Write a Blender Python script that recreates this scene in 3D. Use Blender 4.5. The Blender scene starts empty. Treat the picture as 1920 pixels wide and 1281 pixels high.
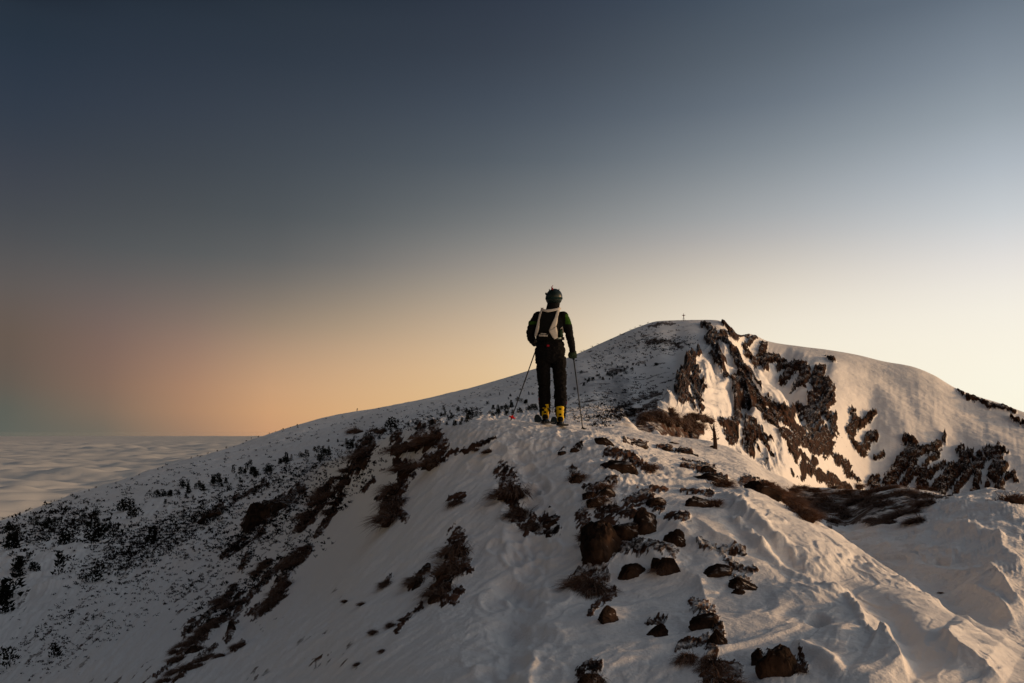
import bpy, bmesh, math, random
import numpy as np
from mathutils import Vector, Matrix

# ------------------------------------------------------------------ camera, sky, sun, exposure
scene = bpy.context.scene
COL = scene.collection
R = math.radians
FPX, CX, CY = 1493.0, 960.0, 640.5          # 28 mm lens in pixels of the photograph
PITCH = math.atan((812.0 - CY) / FPX)
CT, ST = math.cos(PITCH), math.sin(PITCH)

cam_d = bpy.data.cameras.new('camera')
cam_d.lens = 28.0
cam_d.sensor_width = 36.0
cam_d.clip_start = 0.05
cam_d.clip_end = 200000.0
cam = bpy.data.objects.new('camera', cam_d)
cam.rotation_euler = (math.pi / 2 + PITCH, 0, 0)
COL.objects.link(cam)
scene.camera = cam

SUN_AZ, SUN_EL = 79.0, 6.8                  # degrees right of the view, degrees up

sun_d = bpy.data.lights.new('sun', 'SUN')
sun_d.energy = 2.35
sun_d.color = (1.0, 0.59, 0.27)
sun_d.angle = R(4.0)
sun_o = bpy.data.objects.new('sun', sun_d)
_sv = Vector((math.sin(R(SUN_AZ)) * math.cos(R(SUN_EL)), math.cos(R(SUN_AZ)) * math.cos(R(SUN_EL)), math.sin(R(SUN_EL))))
sun_o.rotation_euler = _sv.to_track_quat('Z', 'Y').to_euler()
COL.objects.link(sun_o)

scene.view_settings.view_transform = 'Standard'
scene.view_settings.look = 'None'
scene.view_settings.gamma = 1.0
scene.view_settings.exposure = 0.0
scene.view_settings.use_curve_mapping = False
scene.render.engine = 'CYCLES'
scene.cycles.max_bounces = 5
scene.cycles.diffuse_bounces = 3
scene.cycles.volume_bounces = 0


def srgb(c):
    out = []
    for v in c:
        v = v / 255.0
        out.append(v / 12.92 if v <= 0.04045 else ((v + 0.055) / 1.055) ** 2.4)
    return out


def az_e(px, py):
    x = (np.asarray(px, float) - CX) / FPX
    y = (CY - np.asarray(py, float)) / FPX
    Y = CT - y * ST
    Z = ST + y * CT
    return np.arctan2(x, Y), Z / np.hypot(x, Y)


def to_px(az, e):
    X, Y, Z = np.sin(az), np.cos(az), e
    yc = -Y * ST + Z * CT
    zc = Y * CT + Z * ST
    return CX + FPX * X / zc, CY - FPX * yc / zc


# the dusk sky: colour by height above the horizon, for five bearings from the sun
SKY = [
    (20, [(-40, (30, 38, 50)), (0, (38, 48, 60)), (65, (40, 51, 64)), (130, (45, 55, 69)), (200, (50, 59, 72)), (260, (56, 63, 74)), (330, (64, 68, 77)),
          (400, (72, 75, 80)), (460, (82, 82, 84)), (520, (94, 89, 87)), (570, (101, 90, 84)), (620, (104, 89, 79)), (700, (102, 88, 79)),
          (745, (95, 92, 84)), (785, (88, 95, 89)), (812, (92, 97, 91))]),
    (250, [(-40, (33, 42, 54)), (0, (40, 50, 62)), (100, (46, 55, 68)), (200, (54, 62, 74)), (300, (63, 69, 77)), (400, (75, 79, 83)), (480, (88, 90, 91)), (540, (106, 98, 95)), (600, (122, 104, 97)),
           (660, (135, 108, 96)), (720, (141, 111, 94)), (770, (136, 112, 95)), (812, (118, 108, 96))]),
    (500, [(-40, (36, 46, 58)), (0, (43, 52, 63)), (100, (48, 57, 69)), (200, (58, 66, 77)), (300, (68, 75, 83)), (400, (80, 85, 89)), (480, (97, 98, 98)),
           (540, (120, 113, 106)), (600, (147, 130, 113)), (660, (177, 146, 120)), (720, (199, 157, 121)), (780, (207, 158, 116)), (812, (201, 152, 114))]),
    (930, [(-40, (44, 52, 68)), (0, (50, 58, 71)), (100, (58, 66, 78)), (200, (70, 79, 91)), (300, (87, 95, 103)), (400, (113, 117, 119)), (450, (133, 133, 131)),
           (500, (156, 149, 141)), (550, (179, 166, 149)), (600, (201, 180, 155)), (650, (217, 190, 156)), (700, (227, 195, 153)), (812, (232, 194, 138))]),
    (1400, [(-40, (66, 78, 93)), (0, (73, 84, 97)), (100, (87, 97, 108)), (200, (104, 114, 125)), (300, (131, 139, 146)), (400, (164, 167, 169)), (450, (184, 181, 178)),
            (500, (206, 198, 187)), (550, (225, 215, 199)), (600, (238, 228, 210)), (650, (245, 235, 214)), (812, (250, 234, 204))]),
    (1890, [(-40, (98, 110, 124)), (0, (108, 120, 133)), (100, (128, 139, 151)), (200, (150, 160, 169)), (300, (177, 185, 193)), (400, (204, 208, 211)), (450, (220, 219, 218)),
            (500, (234, 229, 223)), (560, (246, 240, 228)), (650, (253, 246, 229)), (740, (254, 249, 230)), (812, (254, 247, 224))]),
]
world = bpy.data.worlds.new('World')
scene.world = world
world.use_nodes = True
wt = world.node_tree
for n in list(wt.nodes):
    wt.nodes.remove(n)


def N(tree, kind, **kw):
    n = tree.nodes.new(kind)
    for k, v in kw.items():
        setattr(n, k, v)
    return n


def math_node(tree, op, a, b=None, c=None, clamp=False):
    n = N(tree, 'ShaderNodeMath', operation=op, use_clamp=clamp)
    for i, v in enumerate((a, b, c)):
        if v is None:
            continue
        if isinstance(v, (int, float)):
            n.inputs[i].default_value = v
        else:
            tree.links.new(v, n.inputs[i])
    return n.outputs[0]


tc = N(wt, 'ShaderNodeTexCoord')
sep = N(wt, 'ShaderNodeSeparateXYZ')
wt.links.new(tc.outputs['Generated'], sep.inputs[0])
sx, sy, sz = sep.outputs
elev = math_node(wt, 'ARCSINE', sz)
epos = math_node(wt, 'DIVIDE', elev, math.pi / 2, clamp=True)
hx = math_node(wt, 'MULTIPLY', sx, sx)
hy = math_node(wt, 'MULTIPLY', sy, sy)
hl = math_node(wt, 'SQRT', math_node(wt, 'MAXIMUM', math_node(wt, 'ADD', hx, hy), 1e-6))
dotp = math_node(wt, 'ADD', math_node(wt, 'MULTIPLY', sx, math.sin(R(SUN_AZ))), math_node(wt, 'MULTIPLY', sy, math.cos(R(SUN_AZ))))
cosd = math_node(wt, 'DIVIDE', dotp, hl)
_px = [p for p, _ in SKY]
_c = [math.cos(float(az_e(p, 640)[0]) - R(SUN_AZ)) for p in _px]
_el = np.concatenate([np.linspace(0, 12, 9), np.linspace(13.5, 31, 13), [45.0, 90.0]])
_tab = []                                    # colour table: bearing x height, linear light
for p0, lst in SKY:
    els = [math.degrees(math.atan(float(az_e(p0, py)[1]))) for py, _ in lst]
    cols = np.array([srgb(c) for _, c in lst])
    o = np.argsort(els)
    els, cols = np.array(els)[o], cols[o]
    _tab.append(np.stack([np.interp(_el, els, cols[:, k]) for k in range(3)], -1))
_tab = np.array(_tab)
_tab[:, -1] *= 0.85


def pchip_tab(x, xs, ys):
    h = np.diff(xs); d = np.diff(ys, axis=0) / h[:, None, None]
    m = np.zeros_like(ys)
    same = d[:-1] * d[1:] > 0
    m[1:-1] = np.where(same, 2 * d[:-1] * d[1:] / np.where(same, d[:-1] + d[1:], 1), 0)
    m[0], m[-1] = d[0], d[-1]
    i = int(np.clip(np.searchsorted(xs, x) - 1, 0, len(xs) - 2))
    t = (x - xs[i]) / h[i]
    return ((2 * t**3 - 3 * t**2 + 1) * ys[i] + (t**3 - 2 * t**2 + t) * h[i] * m[i] + (-2 * t**3 + 3 * t**2) * ys[i + 1] + (t**3 - t**2) * h[i] * m[i + 1])


prev, prevc = None, None
for c0 in np.linspace(_c[0], _c[-1], 13):
    row = np.clip(pchip_tab(float(c0), np.array(_c), _tab), 0, 1.1)
    ramp = N(wt, 'ShaderNodeValToRGB')
    cr = ramp.color_ramp
    while len(cr.elements) < len(_el):
        cr.elements.new(0.5)
    for el, p, c in zip(cr.elements, _el, row):
        el.position = float(p / 90.0)
        el.color = (float(c[0]), float(c[1]), float(c[2]), 1)
    wt.links.new(epos, ramp.inputs[0])
    if prev is None:
        prev = ramp.outputs[0]
    else:
        mr = N(wt, 'ShaderNodeMapRange', interpolation_type='LINEAR')
        wt.links.new(cosd, mr.inputs[0])
        mr.inputs[1].default_value = prevc
        mr.inputs[2].default_value = float(c0)
        mx = N(wt, 'ShaderNodeMix', data_type='RGBA')
        wt.links.new(mr.outputs[0], mx.inputs[0])
        wt.links.new(prev, mx.inputs[6])
        wt.links.new(ramp.outputs[0], mx.inputs[7])
        prev = mx.outputs[2]
    prevc = float(c0)
# warm brightness added to the unseen sky behind and overhead, lifting the shaded snow
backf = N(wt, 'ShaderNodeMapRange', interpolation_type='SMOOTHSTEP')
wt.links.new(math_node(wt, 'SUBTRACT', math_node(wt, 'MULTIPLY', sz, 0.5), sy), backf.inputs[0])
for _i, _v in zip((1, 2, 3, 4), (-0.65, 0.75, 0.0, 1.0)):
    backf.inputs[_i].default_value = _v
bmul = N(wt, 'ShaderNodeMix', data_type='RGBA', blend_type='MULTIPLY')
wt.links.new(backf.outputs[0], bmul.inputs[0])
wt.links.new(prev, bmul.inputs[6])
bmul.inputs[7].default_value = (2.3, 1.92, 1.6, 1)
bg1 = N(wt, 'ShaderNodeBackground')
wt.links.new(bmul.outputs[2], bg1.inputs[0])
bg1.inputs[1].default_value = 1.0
nish = N(wt, 'ShaderNodeTexSky', sky_type='NISHITA')
nish.sun_disc = False
nish.sun_elevation = R(SUN_EL)
nish.sun_rotation = R(SUN_AZ)
nish.altitude = 2000
bg2 = N(wt, 'ShaderNodeBackground')
wt.links.new(nish.outputs[0], bg2.inputs[0])
bg2.inputs[1].default_value = 0.05
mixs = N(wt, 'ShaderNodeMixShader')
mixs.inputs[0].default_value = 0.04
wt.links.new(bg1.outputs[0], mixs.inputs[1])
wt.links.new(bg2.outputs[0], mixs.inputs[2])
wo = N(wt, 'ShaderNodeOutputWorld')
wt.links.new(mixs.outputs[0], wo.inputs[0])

# ------------------------------------------------------------------ helpers
rng = np.random.default_rng(7)
random.seed(7)


def link(name, me, mat=None, parent=None, loc=None):
    o = bpy.data.objects.new(name, me)
    COL.objects.link(o)
    if mat is not None and me is not None:
        if not me.materials:
            me.materials.append(mat)
    if parent is not None:
        o.parent = parent
    if loc is not None:
        o.location = loc
    return o


def tag(o, label=None, cat=None, group=None, kind=None):
    for k, v in (('label', label), ('category', cat), ('group', group), ('kind', kind)):
        if v:
            o[k] = v
    return o


def empty(name, loc, label, cat, group=None):
    o = bpy.data.objects.new(name, None)
    o.empty_display_size = 0.1
    COL.objects.link(o)
    o.location = loc
    return tag(o, label, cat, group)


def mesh_np(name, V, F, smooth=True):
    """V (n,3), F list/array of equal-length faces."""
    me = bpy.data.meshes.new(name)
    V = np.asarray(V, np.float32)
    F = np.asarray(F, np.int32)
    n, k = F.shape
    me.vertices.add(len(V))
    me.vertices.foreach_set('co', V.ravel())
    me.loops.add(n * k)
    me.loops.foreach_set('vertex_index', F.ravel())
    me.polygons.add(n)
    me.polygons.foreach_set('loop_start', np.arange(0, n * k, k, dtype=np.int32))
    me.polygons.foreach_set('loop_total', np.full(n, k, np.int32))
    me.update(calc_edges=True)
    me.polygons.foreach_set('use_smooth', np.full(n, bool(smooth)))
    me.update()
    return me


_perm = np.random.default_rng(3).permutation(512).astype(np.int32)
_ang = np.random.default_rng(4).random(512) * 2 * np.pi
_gx, _gy = np.cos(_ang).astype(np.float32), np.sin(_ang).astype(np.float32)


def perlin(x, y, seed=0):
    x = np.asarray(x, np.float32)
    y = np.asarray(y, np.float32)
    xi = np.floor(x).astype(np.int32)
    yi = np.floor(y).astype(np.int32)
    xf = x - xi
    yf = y - yi
    u = xf * xf * xf * (xf * (xf * 6 - 15) + 10)
    v = yf * yf * yf * (yf * (yf * 6 - 15) + 10)

    def g(ix, iy, dx, dy):
        h = _perm[(_perm[(ix + seed * 37) & 511] + iy + seed * 101) & 511]
        return _gx[h] * dx + _gy[h] * dy
    a = g(xi, yi, xf, yf)
    b = g(xi + 1, yi, xf - 1, yf)
    c = g(xi, yi + 1, xf, yf - 1)
    d = g(xi + 1, yi + 1, xf - 1, yf - 1)
    p = a + u * (b - a)
    q = c + u * (d - c)
    return 1.5 * (p + v * (q - p))


def ridged(x, y, seed=0):
    return 1.0 - 2.0 * np.abs(perlin(x, y, seed))


def fbm(x, y, seed=0, octs=4, gain=0.5, fn=perlin):
    a, s, f = 1.0, 0.0, 1.0
    for i in range(octs):
        s = s + a * fn(x * f, y * f, seed + i)
        a *= gain
        f *= 2.03
    return s


def sstep(a, b, x):
    t = np.clip((x - a) / (b - a), 0, 1)
    return t * t * (3 - 2 * t)


def pchip_slopes(S, E):
    """S, E (K, C): Fritsch-Carlson slopes along axis 0."""
    h = np.diff(S, axis=0)
    d = np.diff(E, axis=0) / h
    m = np.zeros_like(E)
    w1 = 2 * h[1:] + h[:-1]
    w2 = h[1:] + 2 * h[:-1]
    same = d[:-1] * d[1:] > 0
    dd = np.where(same, (w1 + w2) / (w1 / np.where(same, d[:-1], 1) + w2 / np.where(same, d[1:], 1)), 0)
    m[1:-1] = dd
    m[0], m[-1] = d[0], d[-1]
    return m


def hermite(t, h, e0, e1, m0, m1):
    t2, t3 = t * t, t * t * t
    return (2 * t3 - 3 * t2 + 1) * e0 + (t3 - 2 * t2 + t) * h * m0 + (-2 * t3 + 3 * t2) * e1 + (t3 - t2) * h * m1


def pchip1(x, xs, ys):
    xs = np.asarray(xs, float)
    ys = np.asarray(ys, float)
    m = pchip_slopes(xs[:, None], ys[:, None])[:, 0]
    i = np.clip(np.searchsorted(xs, x) - 1, 0, len(xs) - 2)
    h = xs[i + 1] - xs[i]
    t = np.clip((x - xs[i]) / h, 0, 1)
    return hermite(t, h, ys[i], ys[i + 1], m[i], m[i + 1])


# ------------------------------------------------------------------ materials
def mat_new(name):
    m = bpy.data.materials.new(name)
    m.use_nodes = True
    t = m.node_tree
    b = t.nodes['Principled BSDF']
    return m, t, b


def simple(name, col, rough=0.7, metal=0.0, var=0.25, scale=30.0, bump=0.0, spec=0.06):
    m, t, b = mat_new(name)
    b.inputs['Roughness'].default_value = rough
    b.inputs['Metallic'].default_value = metal
    b.inputs['Specular IOR Level'].default_value = spec
    co = N(t, 'ShaderNodeTexCoord')
    nz = N(t, 'ShaderNodeTexNoise')
    nz.inputs['Scale'].default_value = scale
    nz.inputs['Detail'].default_value = 4
    t.links.new(co.outputs['Object'], nz.inputs[0])
    mx = N(t, 'ShaderNodeMix', data_type='RGBA')
    mx.inputs[6].default_value = (*[c * (1 - var) for c in col], 1)
    mx.inputs[7].default_value = (*[min(1, c * (1 + var)) for c in col], 1)
    t.links.new(nz.outputs['Fac'], mx.inputs[0])
    t.links.new(mx.outputs[2], b.inputs['Base Color'])
    if bump:
        bp = N(t, 'ShaderNodeBump')
        bp.inputs['Strength'].default_value = bump
        bp.inputs['Distance'].default_value = 0.01
        t.links.new(nz.outputs['Fac'], bp.inputs['Height'])
        t.links.new(bp.outputs[0], b.inputs['Normal'])
    return m


def mixc(t, fac, a, b):
    mx = N(t, 'ShaderNodeMix', data_type='RGBA')
    for i, v in ((0, fac), (6, a), (7, b)):
        if isinstance(v, tuple):
            mx.inputs[i].default_value = v if len(v) == 4 else (*v, 1)
        elif isinstance(v, (int, float)):
            mx.inputs[i].default_value = v
        else:
            t.links.new(v, mx.inputs[i])
    return mx.outputs[2]


def noise_node(t, vec, scale, detail=4, rough=0.55, dist=0.0):
    nz = N(t, 'ShaderNodeTexNoise')
    nz.inputs['Scale'].default_value = scale
    nz.inputs['Detail'].default_value = detail
    nz.inputs['Roughness'].default_value = rough
    nz.inputs['Distortion'].default_value = dist
    t.links.new(vec, nz.inputs[0])
    return nz.outputs['Fac']


def mrange(t, v, a, b, c=0.0, d=1.0, smooth=True):
    mr = N(t, 'ShaderNodeMapRange', interpolation_type='SMOOTHSTEP' if smooth else 'LINEAR')
    t.links.new(v, mr.inputs[0])
    for i, x in zip((1, 2, 3, 4), (a, b, c, d)):
        mr.inputs[i].default_value = x
    return mr.outputs[0]


def terrain_material(name, bump_scale, bump_dist, rock_noise, snow_col):
    m, t, b = mat_new(name)
    co = N(t, 'ShaderNodeTexCoord').outputs['Object']
    ar = N(t, 'ShaderNodeAttribute', attribute_name='rock').outputs['Fac']
    ad = N(t, 'ShaderNodeAttribute', attribute_name='turf').outputs['Fac']
    n1 = noise_node(t, co, rock_noise, 5, 0.6)
    n2 = noise_node(t, co, rock_noise * 0.23, 4)
    snow = mixc(t, n2, tuple(c * 0.94 for c in snow_col), snow_col)
    rock = mixc(t, mrange(t, n1, 0.35, 0.7), (0.004, 0.0034, 0.003), (0.075, 0.034, 0.019))
    turf = mixc(t, mrange(t, n1, 0.3, 0.75), (0.008, 0.0055, 0.005), (0.12, 0.058, 0.036))
    rm = math_node(t, 'ADD', ar, math_node(t, 'MULTIPLY', math_node(t, 'SUBTRACT', n1, 0.5), 0.9))
    rm = mrange(t, rm, 0.44, 0.56)
    tm = math_node(t, 'ADD', ad, math_node(t, 'MULTIPLY', math_node(t, 'SUBTRACT', n1, 0.5), 1.1))
    tm = mrange(t, tm, 0.38, 0.75)
    n4 = noise_node(t, co, rock_noise * 3.1, 4, 0.65)
    geo = N(t, 'ShaderNodeNewGeometry')
    sp = N(t, 'ShaderNodeSeparateXYZ')
    t.links.new(geo.outputs['Normal'], sp.inputs[0])
    du = math_node(t, 'ADD', math_node(t, 'MULTIPLY', sp.outputs[2], 0.45), math_node(t, 'MULTIPLY', n4, 1.0))
    du = math_node(t, 'ADD', du, math_node(t, 'MULTIPLY', n2, 0.7))
    dust = mrange(t, du, 1.24, 1.56, 0.0, 0.8)                # snow caught in the turf and on ledges
    turf = mixc(t, dust, turf, snow)
    rock = mixc(t, mrange(t, du, 1.24, 1.50, 0.0, 0.75), rock, snow)
    c = mixc(t, tm, snow, turf)
    c = mixc(t, rm, c, rock)
    t.links.new(c, b.inputs['Base Color'])
    b.inputs['Roughness'].default_value = 0.75
    b.inputs['Specular IOR Level'].default_value = 0.02
    nb = noise_node(t, co, bump_scale, 6, 0.65)
    nb = math_node(t, 'ADD', nb, math_node(t, 'MULTIPLY', noise_node(t, co, bump_scale * 0.3, 4, 0.6), 1.6))
    bp = N(t, 'ShaderNodeBump')
    bp.inputs['Strength'].default_value = 0.6
    bp.inputs['Distance'].default_value = bump_dist
    t.links.new(nb, bp.inputs['Height'])
    t.links.new(bp.outputs[0], b.inputs['Normal'])
    return m


M_SNOW_NEAR = terrain_material('ridge snow', 22.0, 0.02, 5.0, (0.92, 0.875, 0.835))
M_SNOW_FAR = terrain_material('mountain snow', 0.9, 0.35, 1.1, (0.92, 0.875, 0.835))
# ------------------------------------------------------------------ the ground: one height function, knots traced along bearings
# every knot line is a list of (pixel column, pixel row, distance in metres): it fixes where the ground stands
K1 = [(-220, 1300, 15), (0, 1292, 12.5), (300, 1290, 7.5), (560, 1290, 5.2), (700, 1290, 4.3), (850, 1290, 3.85), (1000, 1290, 3.6), (1200, 1290, 3.6), (1400, 1290, 3.6),
      (1600, 1290, 3.6), (1750, 1292, 3.8), (1920, 1300, 4.0), (2130, 1310, 4.1)]
K2 = [(-220, 1210, 23), (0, 1185, 24), (200, 1155, 22), (400, 1125, 17.5), (560, 1100, 11), (700, 1098, 7.3), (850, 1098, 6.1), (1000, 1100, 5.6), (1200, 1115, 5.3),
      (1400, 1128, 5.1), (1550, 1140, 5.0), (1700, 1205, 4.5), (1800, 1245, 4.25), (1920, 1280, 4.25), (2130, 1295, 4.35)]
K3 = [(-220, 1145, 46), (0, 1070, 48), (200, 1030, 49), (400, 990, 42), (560, 955, 26), (650, 930, 16), (720, 918, 11.5), (850, 908, 9.0), (1000, 895, 8.2), (1100, 895, 7.8),
      (1200, 925, 7.3), (1300, 948, 7.1), (1400, 968, 6.9), (1500, 1010, 6.6), (1600, 1075, 6.1), (1700, 1140, 5.4), (1800, 1212, 4.75), (1920, 1262, 4.6), (2130, 1280, 4.7)]
K4 = [(-220, 1120, 70), (0, 1012, 80), (200, 960, 85), (400, 915, 80), (560, 885, 50), (620, 865, 27), (680, 843, 17.5), (740, 812, 14.5), (800, 798, 13.0), (850, 791, 12),
      (900, 788, 11.3), (1000, 794, 10.8), (1060, 801, 10.5), (1100, 809, 10.3), (1150, 822, 10.1), (1200, 843, 10), (1260, 862, 10), (1330, 878, 10), (1400, 905, 9.6),
      (1480, 955, 9.0), (1560, 1002, 8.2), (1620, 1045, 7.5), (1700, 1098, 6.6), (1790, 1160, 5.8), (1860, 1205, 5.3), (1920, 1235, 5.1), (2130, 1262, 5.1)]
K5 = [(-220, 1098, 85), (0, 1002, 95), (200, 945, 105), (400, 897, 100), (560, 868, 75), (620, 857, 46), (680, 851, 28), (740, 832, 24), (800, 822, 22), (900, 812, 20),
      (1000, 812, 19), (1060, 818, 18), (1100, 826, 17), (1150, 838, 15), (1200, 856, 14), (1260, 872, 14), (1330, 888, 13.5), (1400, 922, 12.5), (1480, 985, 11.2),
      (1560, 1022, 9.8), (1620, 1062, 8.8), (1700, 1108, 7.6), (1790, 1166, 6.7), (1860, 1200, 6.2), (1920, 1222, 5.9), (2130, 1240, 5.9)]
K6 = [(-220, 1080, 105), (0, 992, 115), (200, 935, 125), (400, 885, 125), (560, 850, 110), (620, 838, 85), (680, 826, 60), (740, 808, 48), (800, 799, 42), (900, 795, 38),
      (1000, 796, 34), (1060, 800, 30), (1100, 809, 26), (1150, 822, 20), (1200, 838, 17.5), (1260, 854, 17.5), (1330, 864, 17.5), (1400, 884, 17), (1480, 950, 16),
      (1560, 1000, 12.2), (1620, 1018, 10.8), (1700, 1052, 9.4), (1790, 1082, 8.4), (1860, 1096, 7.9), (1920, 1104, 7.7), (2130, 1115, 7.7)]
K7 = [(-220, 1064, 127), (0, 985, 135), (200, 923, 150), (400, 868, 160), (560, 826, 165), (640, 812, 150), (740, 790, 110), (800, 783, 95), (900, 772, 85), (1000, 767, 75),
      (1060, 773, 62), (1100, 785, 50), (1150, 803, 34), (1200, 818, 27), (1260, 830, 26), (1330, 845, 25), (1400, 866, 24), (1480, 930, 21), (1540, 975, 17), (1590, 1004, 13),
      (1640, 986, 12.8), (1730, 968, 12.8), (1800, 955, 12.6), (1870, 950, 12.4), (1920, 958, 12), (2130, 975, 12)]
K8 = [(-220, 1051, 139), (0, 980.5, 145), (200, 917.5, 165), (400, 858, 180), (560, 812, 190), (640, 797, 185), (740, 776, 165), (800, 767, 155), (900, 753, 140), (1000, 743, 125),
      (1060, 745, 105), (1100, 756, 80), (1150, 782, 55), (1195, 806, 37), (1245, 817, 34), (1290, 825, 33), (1350, 838, 32), (1385, 855, 30), (1420, 880, 29), (1470, 905, 28),
      (1500, 917, 30), (1560, 918, 32), (1620, 922, 32), (1680, 914, 30), (1740, 926, 26), (1790, 941, 17), (1860, 930, 15), (1920, 938, 14.5), (2130, 955, 14.5)]
K9 = [(-220, 1047, 144), (0, 977.5, 150), (200, 914.5, 172), (400, 853.5, 195), (560, 804.5, 205), (640, 788, 205), (740, 768, 195), (800, 759, 185), (900, 743, 175), (1000, 728, 160),
      (1060, 727, 145), (1100, 730, 115), (1150, 763, 75), (1185, 799, 48), (1200, 826, 46), (1245, 850, 46), (1290, 870, 48), (1350, 900, 52), (1420, 960, 56), (1480, 990, 60),
      (1560, 990, 66), (1700, 990, 66), (1790, 1000, 52), (1860, 1005, 50), (2130, 1010, 50)]
KF = [(-220, 1041, 152), (0, 975, 158), (100, 942, 165), (200, 912, 180), (300, 880, 195), (400, 850, 208), (450, 833, 214), (500, 815, 220), (560, 796, 227), (650, 774, 238),
      (700, 766, 244), (800, 747, 256), (900, 722, 270), (985, 697, 280), (1040, 680, 286), (1090, 660, 290), (1140, 638, 294), (1200, 612, 298), (1235, 602, 300), (1262, 600.5, 300), (1320, 600, 300),
      (1345, 601, 298), (1362, 609, 296), (1376, 624, 300), (1390, 629, 325), (1405, 627, 342), (1440, 640, 346), (1500, 650, 350), (1550, 656, 352), (1600, 664, 354), (1660, 678, 354), (1710, 687, 352),
      (1750, 703, 350), (1790, 727, 348), (1830, 743, 345), (1880, 758, 342), (1920, 773, 338), (2000, 800, 330), (2130, 840, 325)]
FACE = [  # px, then A..E as (py, r)
    (1150, (745, 95), (730, 115), (712, 145), (690, 180), (660, 240)),
    (1200, (811, 51), (795, 57), (774, 68), (735, 115), (670, 205)),
    (1240, (825, 53), (795, 60), (756, 76), (720, 120), (655, 215)),
    (1265, (835, 57), (790, 70), (722, 100), (704, 135), (650, 225)),
    (1290, (850, 61), (770, 88), (681, 138), (668, 168), (638, 230)),
    (1320, (860, 67), (760, 104), (663, 178), (650, 203), (628, 250)),
    (1345, (880, 72), (760, 116), (653, 208), (642, 228), (620, 262)),
    (1372, (900, 76), (780, 122), (665, 205), (650, 238), (634, 268)),
    (1395, (910, 80), (790, 127), (693, 190), (706, 235), (668, 290)),
    (1440, (930, 88), (835, 122), (745, 170), (762, 228), (690, 295)),
    (1475, (945, 96), (850, 128), (775, 162), (792, 220), (710, 292)),
    (1520, (955, 120), (885, 142), (828, 172), (795, 222), (715, 285)),
    (1560, (962, 160), (910, 180), (850, 205), (790, 240), (720, 290)),
    (1600, (965, 195), (918, 216), (858, 238), (790, 266), (725, 302)),
    (1640, (965, 210), (920, 230), (860, 252), (790, 280), (730, 312)),
    (1720, (975, 215), (925, 234), (870, 256), (800, 284), (745, 315)),
    (1800, (985, 215), (935, 234), (885, 256), (825, 286), (776, 317)),
    (1920, (995, 215), (945, 234), (897, 254), (850, 280), (812, 308)),
    (2130, (1010, 215), (975, 232), (940, 252), (900, 275), (868, 298)),
]


def curve(pts):
    a, e, l = [], [], []
    for px, py, r in pts:
        aa, ee = az_e(px, py)
        a.append(float(aa)); e.append(float(ee)); l.append(math.log(r))
    o = np.argsort(a)
    return np.array(a)[o], np.array(e)[o], np.array(l)[o]


STEP = 1.9
_pxs = np.arange(-215, 2125, STEP)
AZ = az_e(_pxs, 700)[0]
NC = len(AZ)


def eval_curve(pts):
    a, e, l = curve(pts)
    return pchip1(AZ, a, e), pchip1(AZ, a, l)


base_curves = [eval_curve(k) for k in (K1, K2, K3, K4, K5, K6, K7, K8, K9)]
eF, lF = eval_curve(KF)
e9, l9 = base_curves[-1]
a9, ae9, al9 = curve(K9)
aF, aeF, alF = curve(KF)
face_curves = []
for i, fr in enumerate((0.16, 0.32, 0.5, 0.68, 0.85)):
    A, E_, L = [], [], []
    for a in AZ[::12]:
        px_here = float(to_px(a, 0.0)[0])
        if px_here > 1090:
            break
        e_9, l_9 = float(pchip1(np.array([a]), a9, ae9)[0]), float(pchip1(np.array([a]), a9, al9)[0])
        e_f, l_f = float(pchip1(np.array([a]), aF, aeF)[0]), float(pchip1(np.array([a]), aF, alF)[0])
        A.append(a); E_.append(e_9 + (e_f - e_9) * fr ** 0.9); L.append(l_9 + (l_f - l_9) * fr)
    for row in FACE:
        py, r = row[1 + i]
        a, e = az_e(row[0], py)
        A.append(float(a)); E_.append(float(e)); L.append(math.log(r))
    face_curves.append((pchip1(AZ, A, E_), pchip1(AZ, A, L)))
z0 = np.interp(AZ, [-0.7, -0.2, 0.2, 0.7], [-1.9, -1.62, -1.6, -1.75])
K0c = (z0 / 1.3, np.full(NC, math.log(1.3)))
G_e, G_l = eF - 0.035, lF + math.log(1.25)
H_e, H_l = eF - 0.16, lF + math.log(1.9)
ES = np.array([K0c[0]] + [c[0] for c in base_curves] + [c[0] for c in face_curves] + [eF, G_e, H_e])
LS = np.array([K0c[1]] + [c[1] for c in base_curves] + [c[1] for c in face_curves] + [lF, G_l, H_l])
for k in range(1, len(LS)):                                  # distances always grow
    LS[k] = np.maximum(LS[k], LS[k - 1] + 0.006)
KN = len(LS)
ROWS = [26, 112, 104, 86, 40, 46, 44, 42, 26, 26, 60, 92, 40, 66, 66, 8, 5]
assert len(ROWS) == KN - 1
SL = pchip_slopes(LS, ES)
rows_e, rows_l, rows_k = [], [], []
for k in range(KN - 1):
    t = (np.arange(ROWS[k]) / ROWS[k])[:, None]
    h = (LS[k + 1] - LS[k])[None]
    rows_l.append(LS[k][None] + t * h)
    rows_e.append(hermite(t, h, ES[k][None], ES[k + 1][None], SL[k][None], SL[k + 1][None]))
    rows_k.append(np.full(ROWS[k], k) + t[:, 0])
rows_l.append(LS[-1][None]); rows_e.append(ES[-1][None]); rows_k.append(np.array([KN - 1.0]))
GL = np.concatenate(rows_l); GE = np.concatenate(rows_e); GK = np.concatenate(rows_k)
NR = len(GL)
GR = np.exp(GL)
AZG = np.broadcast_to(AZ[None], GR.shape)
X = (GR * np.sin(AZG)).astype(np.float32)
Y = (GR * np.cos(AZG)).astype(np.float32)
Z = (GR * GE).astype(np.float64)
PX, PY = to_px(AZG, GE)
PX = PX.astype(np.float32); PY = PY.astype(np.float32)
RR = GR.astype(np.float32)
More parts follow.
